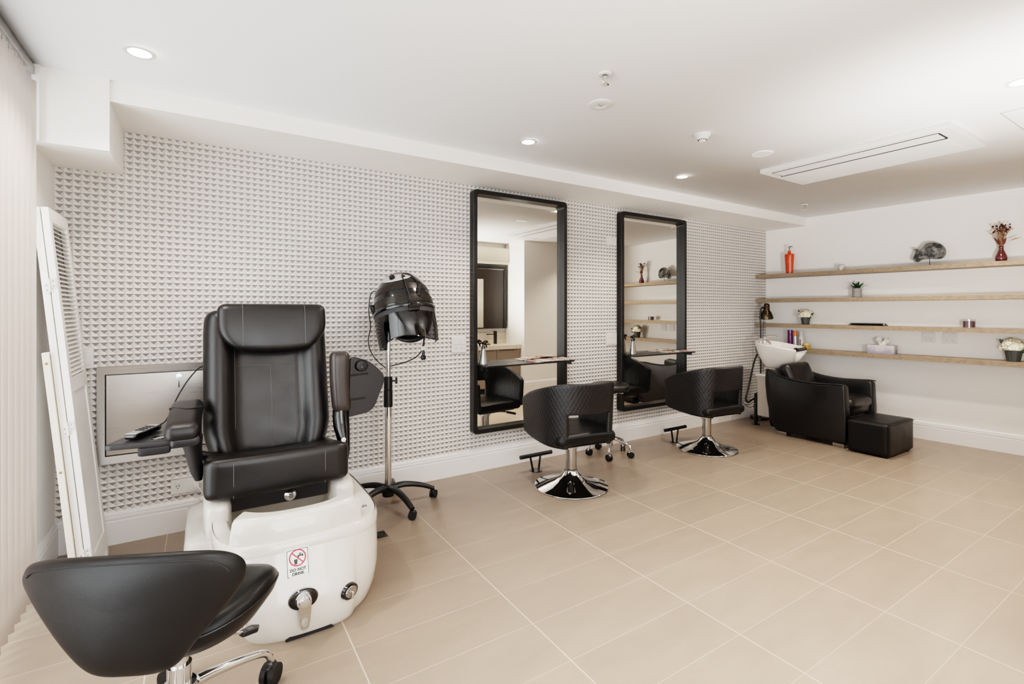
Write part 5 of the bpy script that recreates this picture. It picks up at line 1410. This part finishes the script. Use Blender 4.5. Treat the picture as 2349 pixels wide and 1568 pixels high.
def leafbm(base, tip, w, bend=V((0, 0, 0))):
    bm = B(); base, tip = V(base), V(tip); d = tip - base; sd_ = d.cross(V((0, 1, 0.2))).normalized()
    def f(u, v): return base + d * v + bend * math.sin(v * PI) + sd_ * ((u - 0.5) * 2 * w * math.sin(min(1, v * 1.05) ** 0.8 * PI) ) + V((0, 1, 0)) * (0.15 * w * (1 - (2 * u - 1) ** 2))
    sgrid(bm, f, 4, 10); return bm
for bx, tx_, tz, w in ((0.006, 0.048, 0.232, 0.008), (-0.006, -0.036, 0.218, 0.010), (0.004, 0.022, 0.222, 0.008), (-0.004, -0.016, 0.226, 0.008)):
    obj('leaf', leafbm((bx, 0, 0.142), (tx_, 0.012, tz), w), m_leaf, t, sharp=0, solid=0.0008)
for tx_, tz in ((0.085, 0.265), (-0.125, 0.205), (-0.085, 0.29), (0.055, 0.305)):
    bm = B(); tube(bm, [(0, 0, 0.13), (tx_ * 0.4, 0.006, 0.13 + (tz - 0.13) * 0.65), (tx_ * 0.7, 0.010, tz - 0.02 + 0.012), (tx_, 0.012, tz)], [0.001, 0.0012, 0.006, 0.0015], 8, 5); obj('grass_head', bm, m_wheat, t)

# succulent in a grey pot
t = on_shelf('potted_succulent', 'small spiky green succulent in a grey cylinder pot on the second shelf', 'plant', 2.452, Z2)
bm = B(); lathe(bm, [(0, 0), (0.039, 0), (0.041, 0.003), (0.042, 0.098), (0.038, 0.100), (0.036, 0.088), (0, 0.088)], seg=36); obj('pot', bm, pbr('grey cement pot', (136, 134, 132), 0.7, var=0.06, vscale=20, bump=0.1, bscale=120), t)
m_gr = pbr('dark green leaf', (34, 66, 40), 0.45, var=0.15, vscale=20)
for k in range(16):
    a = 2 * PI * k * 0.382; el = 0.15 + 1.0 * (k / 16); L0 = 0.118 - 0.022 * (k / 16)
    d = V((math.cos(a) * math.cos(el), math.sin(a) * math.cos(el), math.sin(el)))
    base = V((0, 0, 0.088)); tip = base + d * L0; sd_ = d.cross(V((0, 0, 1))).normalized()
    bm = B(); sgrid(bm, lambda u, v: base + d * (L0 * v) + V((0, 0, 0.012 * math.sin(v * PI) - 0.004 * v)) + sd_ * ((2 * u - 1) * 0.014 * (1 - v) ** 0.7 * (0.6 + v)), 2, 6); obj('leaf', bm, m_gr, t, sharp=0, solid=0.002)

# white flowers in dark ribbed pots
def flower_pot(y, z, s, label, seed, off=0.12):
    t = on_shelf('potted_white_flowers', label, 'plant', y, z, off, 'white flowers in dark pots')
    bm = B(); lathe(bm, [(0, 0), (0.034 * s, 0), (0.036 * s, 0.003), (0.050 * s, 0.082 * s), (0.046 * s, 0.083 * s), (0.043 * s, 0.070 * s), (0, 0.070 * s)], seg=48, f=lambda p, a: V((p.x * (1 + 0.03 * math.cos(12 * a)), p.y * (1 + 0.03 * math.cos(12 * a)), p.z))); obj('pot', bm, pbr('dark ribbed pot', (66, 70, 68), 0.5, var=0.05), t)
    rn = random.Random(seed); mw = pbr('cream petals', (238, 230, 206), 0.6, var=0.06, vscale=40)
    pet = B()
    for k in range(110):
        a = rn.uniform(0, 2 * PI); e = rn.uniform(-0.25, 1.45); r = 0.072 * s * rn.uniform(0.8, 1.08)
        c = V((math.cos(a) * math.cos(e) * r, math.sin(a) * math.cos(e) * r * 0.9, 0.108 * s + math.sin(e) * r * 0.85))
        nrm = (c - V((0, 0, 0.09 * s))).normalized(); x, yv = frame_z(nrm)
        for q in range(4):
            th = q * PI / 2 + rn.uniform(0, 1)
            dd = x * math.cos(th) + yv * math.sin(th); ee = nrm.cross(dd)
            tmp = [c, c + dd * 0.010 * s + ee * 0.008 * s + nrm * 0.003, c + dd * 0.020 * s + nrm * 0.004, c + dd * 0.010 * s - ee * 0.008 * s + nrm * 0.003]
            pet.faces.new([pet.verts.new(v) for v in tmp])
    o = obj('blossom', pet, mw, t, sharp=0, recalc=False); o['kind'] = 'stuff'
    bm = B(); tmp = B(); bmesh.ops.create_uvsphere(tmp, u_segments=20, v_segments=12, radius=0.060 * s); merge(bm, tmp, Matrix.Translation((0, 0, 0.108 * s)) @ Matrix.Diagonal((1, 0.9, 0.8, 1))); obj('flower_head', bm, pbr('cream flower heart', (232, 226, 206), 0.8, var=0.1, vscale=40, bump=0.5, bscale=90), t)
    for b1, t1 in (((-0.05, 0.02, 0.10), (-0.105, 0.03, 0.135)), ((0.045, 0.01, 0.13), (0.075, 0.02, 0.168)), ((-0.04, 0.03, 0.075), (-0.085, 0.045, 0.09))):
        obj('leaf', leafbm(V(b1) * s, V(t1) * s, 0.013 * s), m_gr, t, sharp=0, solid=0.0012)
    return t
flower_pot(2.967, Z3, 1.0, 'white flowers in a dark pot on the third shelf', 5)
flower_pot(1.262, Z4, 1.18, 'white flowers in a dark ribbed pot on the lowest shelf at the right edge', 11, 0.14)

# hair straightener lying on the third shelf
t = on_shelf('hair_straightener', 'closed black hair straightener lying on the third shelf', 'hair straightener', 2.358, Z3)
bm = B(); rbox(bm, (0, 0, 0.008), (0.36, 0.032, 0.014), 0.007, 8, f=lambda p: V((p.x, p.y * (1 - 0.35 * (p.x > 0.10) * (p.x - 0.10) / 0.08), p.z * (1 - 0.5 * (p.x > 0.12) * (p.x - 0.12) / 0.06)))); ar = obj('lower_arm', bm, M['gloss'], t, sharp=0)
bm = B(); rbox(bm, (-0.005, 0, 0.0195), (0.33, 0.030, 0.012), 0.006, 8, f=lambda p: V((p.x, p.y * (1 - 0.35 * (p.x > 0.10) * (p.x - 0.10) / 0.08), p.z))); obj('upper_arm', bm, M['gloss'], t, sharp=0)
bm = B(); cyl(bm, (-0.15, -0.018, 0.014), (-0.15, 0.018, 0.014), 0.008, seg=16); obj('hinge', bm, M['satin'], t)

# bottles and jar on the lowest shelf
t = on_shelf('shampoo_bottle', 'purple cylindrical bottle on the lowest shelf beside the basin', 'bottle', 3.141, Z4, 0.11)
m_pu = pbr('purple gloss', (92, 14, 92), 0.25, coat=0.3, var=0.04)
bm = B(); lathe(bm, [(0, 0), (0.026, 0), (0.028, 0.003), (0.028, 0.158), (0.026, 0.160), (0, 0.160)], seg=32); obj('bottle', bm, m_pu, t)
bm = B(); lathe(bm, [(0, 0.160), (0.026, 0.160), (0.028, 0.163), (0.028, 0.212), (0.026, 0.215), (0, 0.215)], seg=32); obj('cap', bm, m_pu, t)
t = on_shelf('spray_can', 'silver spray can with orange cap on the lowest shelf', 'spray can', 3.085, Z4, 0.11)
bm = B(); lathe(bm, [(0, 0), (0.022, 0), (0.024, 0.004), (0.024, 0.138), (0.020, 0.148), (0, 0.148)], seg=32); obj('can', bm, pbr('silver can', (186, 184, 186), 0.3, metal=0.6, var=0.03), t)
bm = B(); lathe(bm, [(0, 0.146), (0.020, 0.146), (0.021, 0.150), (0.020, 0.200), (0.017, 0.205), (0, 0.205)], seg=32); obj('cap', bm, pbr('orange cap', (222, 120, 40), 0.35, var=0.03), t)
t = on_shelf('mousse_bottle', 'white slim bottle with dark lettering on the lowest shelf', 'bottle', 3.018, Z4, 0.11)
bm = B(); lathe(bm, [(0, 0), (0.023, 0), (0.025, 0.004), (0.025, 0.132), (0.020, 0.150), (0.013, 0.162), (0, 0.162)], seg=32); b0 = obj('bottle', bm, M['whitep'], t)
bm = B(); lathe(bm, [(0, 0.160), (0.013, 0.160), (0.014, 0.190), (0.011, 0.212), (0, 0.214)], seg=24); obj('cap', bm, M['whitep'], t)
bm = B()
for z in (0.045, 0.062, 0.079, 0.096): box(bm, -0.008, 0.008, 0.0225, 0.0258, z, z + 0.011)
obj('lettering', bm, M['gap'], b0)
t = on_shelf('cosmetic_jar', 'small amber jar with a pale lid on the lowest shelf beside the basin tip', 'jar', 2.955, Z4, 0.13)
bm = B(); lathe(bm, [(0, 0), (0.040, 0), (0.043, 0.004), (0.043, 0.040), (0.036, 0.048), (0, 0.048)], seg=36); obj('jar', bm, pbr('amber glass', (168, 132, 62), 0.2, coat=0.3, var=0.08), t)
bm = B(); lathe(bm, [(0, 0.047), (0.038, 0.047), (0.040, 0.050), (0.040, 0.066), (0.037, 0.069), (0, 0.069)], seg=36); obj('lid', bm, pbr('pale gold lid', (206, 186, 140), 0.35, metal=0.3, var=0.03), t)

# tissue box
t = on_shelf('tissue_box', 'pale grey patterned tissue box with a pulled-up tissue on the lowest shelf', 'tissue box', 2.225, Z4, 0.125)
def tissue_mat():
    m, N, L, b = newmat('printed carton')
    tc = N.new('ShaderNodeTexCoord'); sp = N.new('ShaderNodeSeparateXYZ'); L.new(tc.outputs['Object'], sp.inputs[0])
    nz = N.new('ShaderNodeTexNoise'); nz.inputs['Scale'].default_value = 14; L.new(tc.outputs['Object'], nz.inputs['Vector'])
    ad = N.new('ShaderNodeMath'); ad.operation = 'MULTIPLY_ADD'; ad.inputs[1].default_value = 0.09; L.new(nz.outputs['Fac'], ad.inputs[0]); L.new(sp.outputs['Z'], ad.inputs[2])
    cr = N.new('ShaderNodeValToRGB'); cr.color_ramp.interpolation = 'EASE'
    cr.color_ramp.elements[0].position = 0.06; cr.color_ramp.elements[0].color = lin((140, 134, 152)); cr.color_ramp.elements[1].position = 0.115; cr.color_ramp.elements[1].color = lin((188, 182, 182))
    L.new(ad.outputs[0], cr.inputs[0]); L.new(cr.outputs[0], b.inputs['Base Color']); b.inputs['Roughness'].default_value = 0.55
    return m
bm = B(); box(bm, -0.115, 0.115, -0.055, 0.055, 0, 0.088, 0.0015); cb = obj('carton', bm, tissue_mat(), t)
bm = B(); prism(bm, [(0.05 * math.cos(2 * PI * k / 28), 0.018 * math.sin(2 * PI * k / 28)) for k in range(28)], 'z', 0.0875, 0.0885); obj('opening', bm, M['greyline'], cb)
bm = B()
rn = random.Random(4)
ph = [rn.uniform(0, 6) for _ in range(6)]
def tis(u, v):
    a = 2 * PI * u
    r = 0.030 + 0.030 * v ** 1.3 * (1 + 0.5 * math.sin(3 * a + ph[0])) + 0.004 * math.sin(9 * a + ph[1])
    return V((r * math.cos(a) * 0.9 - 0.01 * v, r * math.sin(a) * 0.5, 0.086 + 0.075 * v * (0.75 + 0.35 * math.sin(2 * a + ph[2])) + 0.008 * math.sin(5 * a + 4 * v + ph[3]) * v))
sgrid(bm, tis, 48, 8); obj('tissue', bm, pbr('white tissue', (236, 230, 222), 0.85, var=0.02), t, sharp=0, solid=0.0006)

# ------------------------------------------------------------------ vanity niche seen in the left mirror
t = thing('vanity_cabinet', 'taupe vanity cabinet under a pale bench, seen in the left mirror', 'cabinet', (3.38, 0.22, 0))
bm = B(); box(bm, -0.88, 0.885, -0.23, 0.225, 0.10, 0.69, 0.002); obj('carcass', bm, M['taupe'], t)
for k in range(4):
    x = -0.88 + k * 0.4415
    bm = B(); box(bm, x + 0.003, x + 0.4385, 0.226, 0.244, 0.105, 0.685, 0.0015); d = obj('door', bm, M['taupe'], t)
    bm = B(); box(bm, x + 0.05, x + 0.39, 0.242, 0.248, 0.672, 0.684, 0.001); obj('handle', bm, M['satin'], d)
bm = B(); box(bm, -0.86, 0.86, -0.23, 0.20, 0.0, 0.10); obj('plinth', bm, M['gap'], t)
bm = B(); box(bm, -0.912, -0.882, -0.23, 0.255, 0.0, 0.69, 0.002); obj('end_panel', bm, M['trim'], t)
t = thing('bench_top', 'pale stone bench top of the vanity, seen in the left mirror', 'worktop', (3.38, 0.22, 0.69))
bm = B(); box(bm, -0.915, 0.888, -0.238, 0.260, 0.0005, 0.065, 0.003); obj('slab', bm, M['stonetop'], t)
bm = B(); box(bm, -0.915, 0.888, -0.238, -0.222, 0.066, 0.24, 0.001); obj('splashback', bm, M['stonetop'], t)
t = thing('basin_tap', 'square black basin tap on the pale bench, seen in the left mirror', 'tap', (4.00, 0.12, 0.7555))
bm = B(); box(bm, -0.021, 0.021, -0.021, 0.021, 0, 0.20, 0.003); obj('body', bm, M['blackm'], t)
bm = B(); box(bm, -0.16, 0.0, -0.012, 0.012, 0.148, 0.163, 0.002); obj('spout', bm, M['blackm'], t)
bm = B(); box(bm, -0.075, 0.02, -0.010, 0.010, 0.202, 0.209, 0.001); obj('lever', bm, M['blackm'], t)
t = thing('soap_dish', 'small olive soap dish on the pale bench, seen in the left mirror', 'soap dish', (3.74, 0.30, 0.7555))
bm = B(); box(bm, -0.055, 0.055, -0.035, 0.035, 0, 0.014, 0.004); obj('dish', bm, pbr('dark dish', (70, 60, 40), 0.5, var=0.05), t)
bm = B(); rbox(bm, (0, 0, 0.026), (0.085, 0.055, 0.026), 0.010, 5); obj('sponge', bm, pbr('olive sponge', (156, 140, 62), 0.8, var=0.1, vscale=60), t)
t = thing('framed_mirror', 'black-framed wall mirror with a painted pale reflection, seen in the left mirror', 'cabinet', (3.3, -0.02, 0))
bm = B(); box(bm, -1.0, 0.93, 0.001, 0.10, 1.0, 2.02, 0.002); obj('carcass', bm, pbr('painted dark reflection', (40, 33, 29), 0.35, var=0.1, vscale=3, stretch=(8, 8, 1)), t)  # dark face paints in what this wall mirror reflects
bm = B(); box(bm, -1.0, 0.93, 0.10, 0.112, 1.972, 2.02); box(bm, -1.0, -0.955, 0.10, 0.112, 1.0, 1.972); box(bm, 0.885, 0.93, 0.10, 0.112, 1.0, 1.972); obj('frame', bm, M['blackm'], t)
bm = B(); box(bm, 0.08, 0.50, 0.10, 0.106, 1.02, 1.80, 0.001); obj('reflected_panel', bm, pbr('painted pale reflection', (168, 160, 146), 0.2, var=0.12, vscale=6), t)  # pale patch painted as part of the mirror's reflection
bm = B(); box(bm, -0.955, 0.885, 0.10, 0.103, 1.962, 1.97); obj('edge_strip', bm, M['satin'], t)
t = thing('wall_cabinet', 'cream overhead cabinet above the black-framed mirror, seen in the left mirror', 'cabinet', (3.3, -0.02, 2.05))
bm = B(); box(bm, -1.6, 0.965, 0.001, 0.14, 0.0, 0.26, 0.002); obj('carcass', bm, pbr('cream laminate', (214, 204, 186), 0.5, var=0.01), t)
bm = B(); box(bm, -1.6, 0.965, 0.135, 0.155, 0.045, 0.05); obj('shadow_line', bm, M['greyline'], t)

# ------------------------------------------------------------------ light
w = bpy.data.worlds.new('sky'); scene.world = w; w.use_nodes = True
bg = w.node_tree.nodes['Background']; bg.inputs['Color'].default_value = (0.86, 0.93, 1.0, 1); bg.inputs['Strength'].default_value = 1.3
def area(name, loc, rot, sx, sy, power, col, spread=PI):
    l = bpy.data.lights.new(name, 'AREA'); l.shape = 'RECTANGLE'; l.size = sx; l.size_y = sy; l.energy = power; l.color = col; l.spread = spread
    o = bpy.data.objects.new(name, l); COL.objects.link(o); o.location = loc; o.rotation_euler = rot; return o
# daylight through the blinds, added fill lamp behind the viewer
area('daylight_left', (LX - 0.25, 1.0, 1.2), (0, -PI / 2, 0), 2.2, 4.0, 135, (0.95, 0.97, 1.0))
area('rear_fill', (0.5, -2.58, 1.3), (math.radians(100), 0, 0), 2.0, 2.1, 55, (0.97, 0.98, 1.0))
def spot(name, x, y, power, col=(1.0, 0.88, 0.76), ang=125, r=0.045):
    l = bpy.data.lights.new(name, 'SPOT'); l.energy = power; l.color = col; l.spot_size = math.radians(ang); l.spot_blend = 0.6; l.shadow_soft_size = r
    o = bpy.data.objects.new(name, l); COL.objects.link(o); o.location = (x, y, CZ - 0.02); return o
for k, (x, y) in enumerate(((-0.229, 2.605), (1.794, 2.625), (3.334, 2.63), (3.327, 0.66), (1.80, 0.66), (4.9, 2.0), (0.2, 0.3), (5.3, 1.2))):
    spot('downlight_lamp', x, y, 42 if 1 < x < 4 else (28 if x < 1 else 58))
def fill_spot(x, y, z, rot, power):  # added spots aimed up to brighten the ceiling, no real fixtures
    l = bpy.data.lights.new('ceiling_fill', 'SPOT'); l.energy = power; l.color = (1.0, 0.97, 0.94); l.spot_size = math.radians(132); l.spot_blend = 0.9; l.shadow_soft_size = 0.16
    o = bpy.data.objects.new('ceiling_fill', l); COL.objects.link(o); o.location = (x, y, z); o.rotation_euler = rot
fill_spot(0.35, -0.9, 1.2, (math.radians(165), 0, 0), 235)
fill_spot(2.95, 0.24, 1.05, (math.radians(138), 0, math.radians(-58)), 215)
scene.view_settings.view_transform = 'Filmic'
scene.view_settings.look = 'High Contrast'
scene.view_settings.exposure = 0.34
scene.cycles.max_bounces = 10; scene.cycles.diffuse_bounces = 6; scene.cycles.glossy_bounces = 6; scene.cycles.transparent_max_bounces = 12
scene.cycles.sample_clamp_indirect = 4.0
scene.cycles.caustics_reflective = False; scene.cycles.caustics_refractive = False
scene.cycles.use_denoising = True
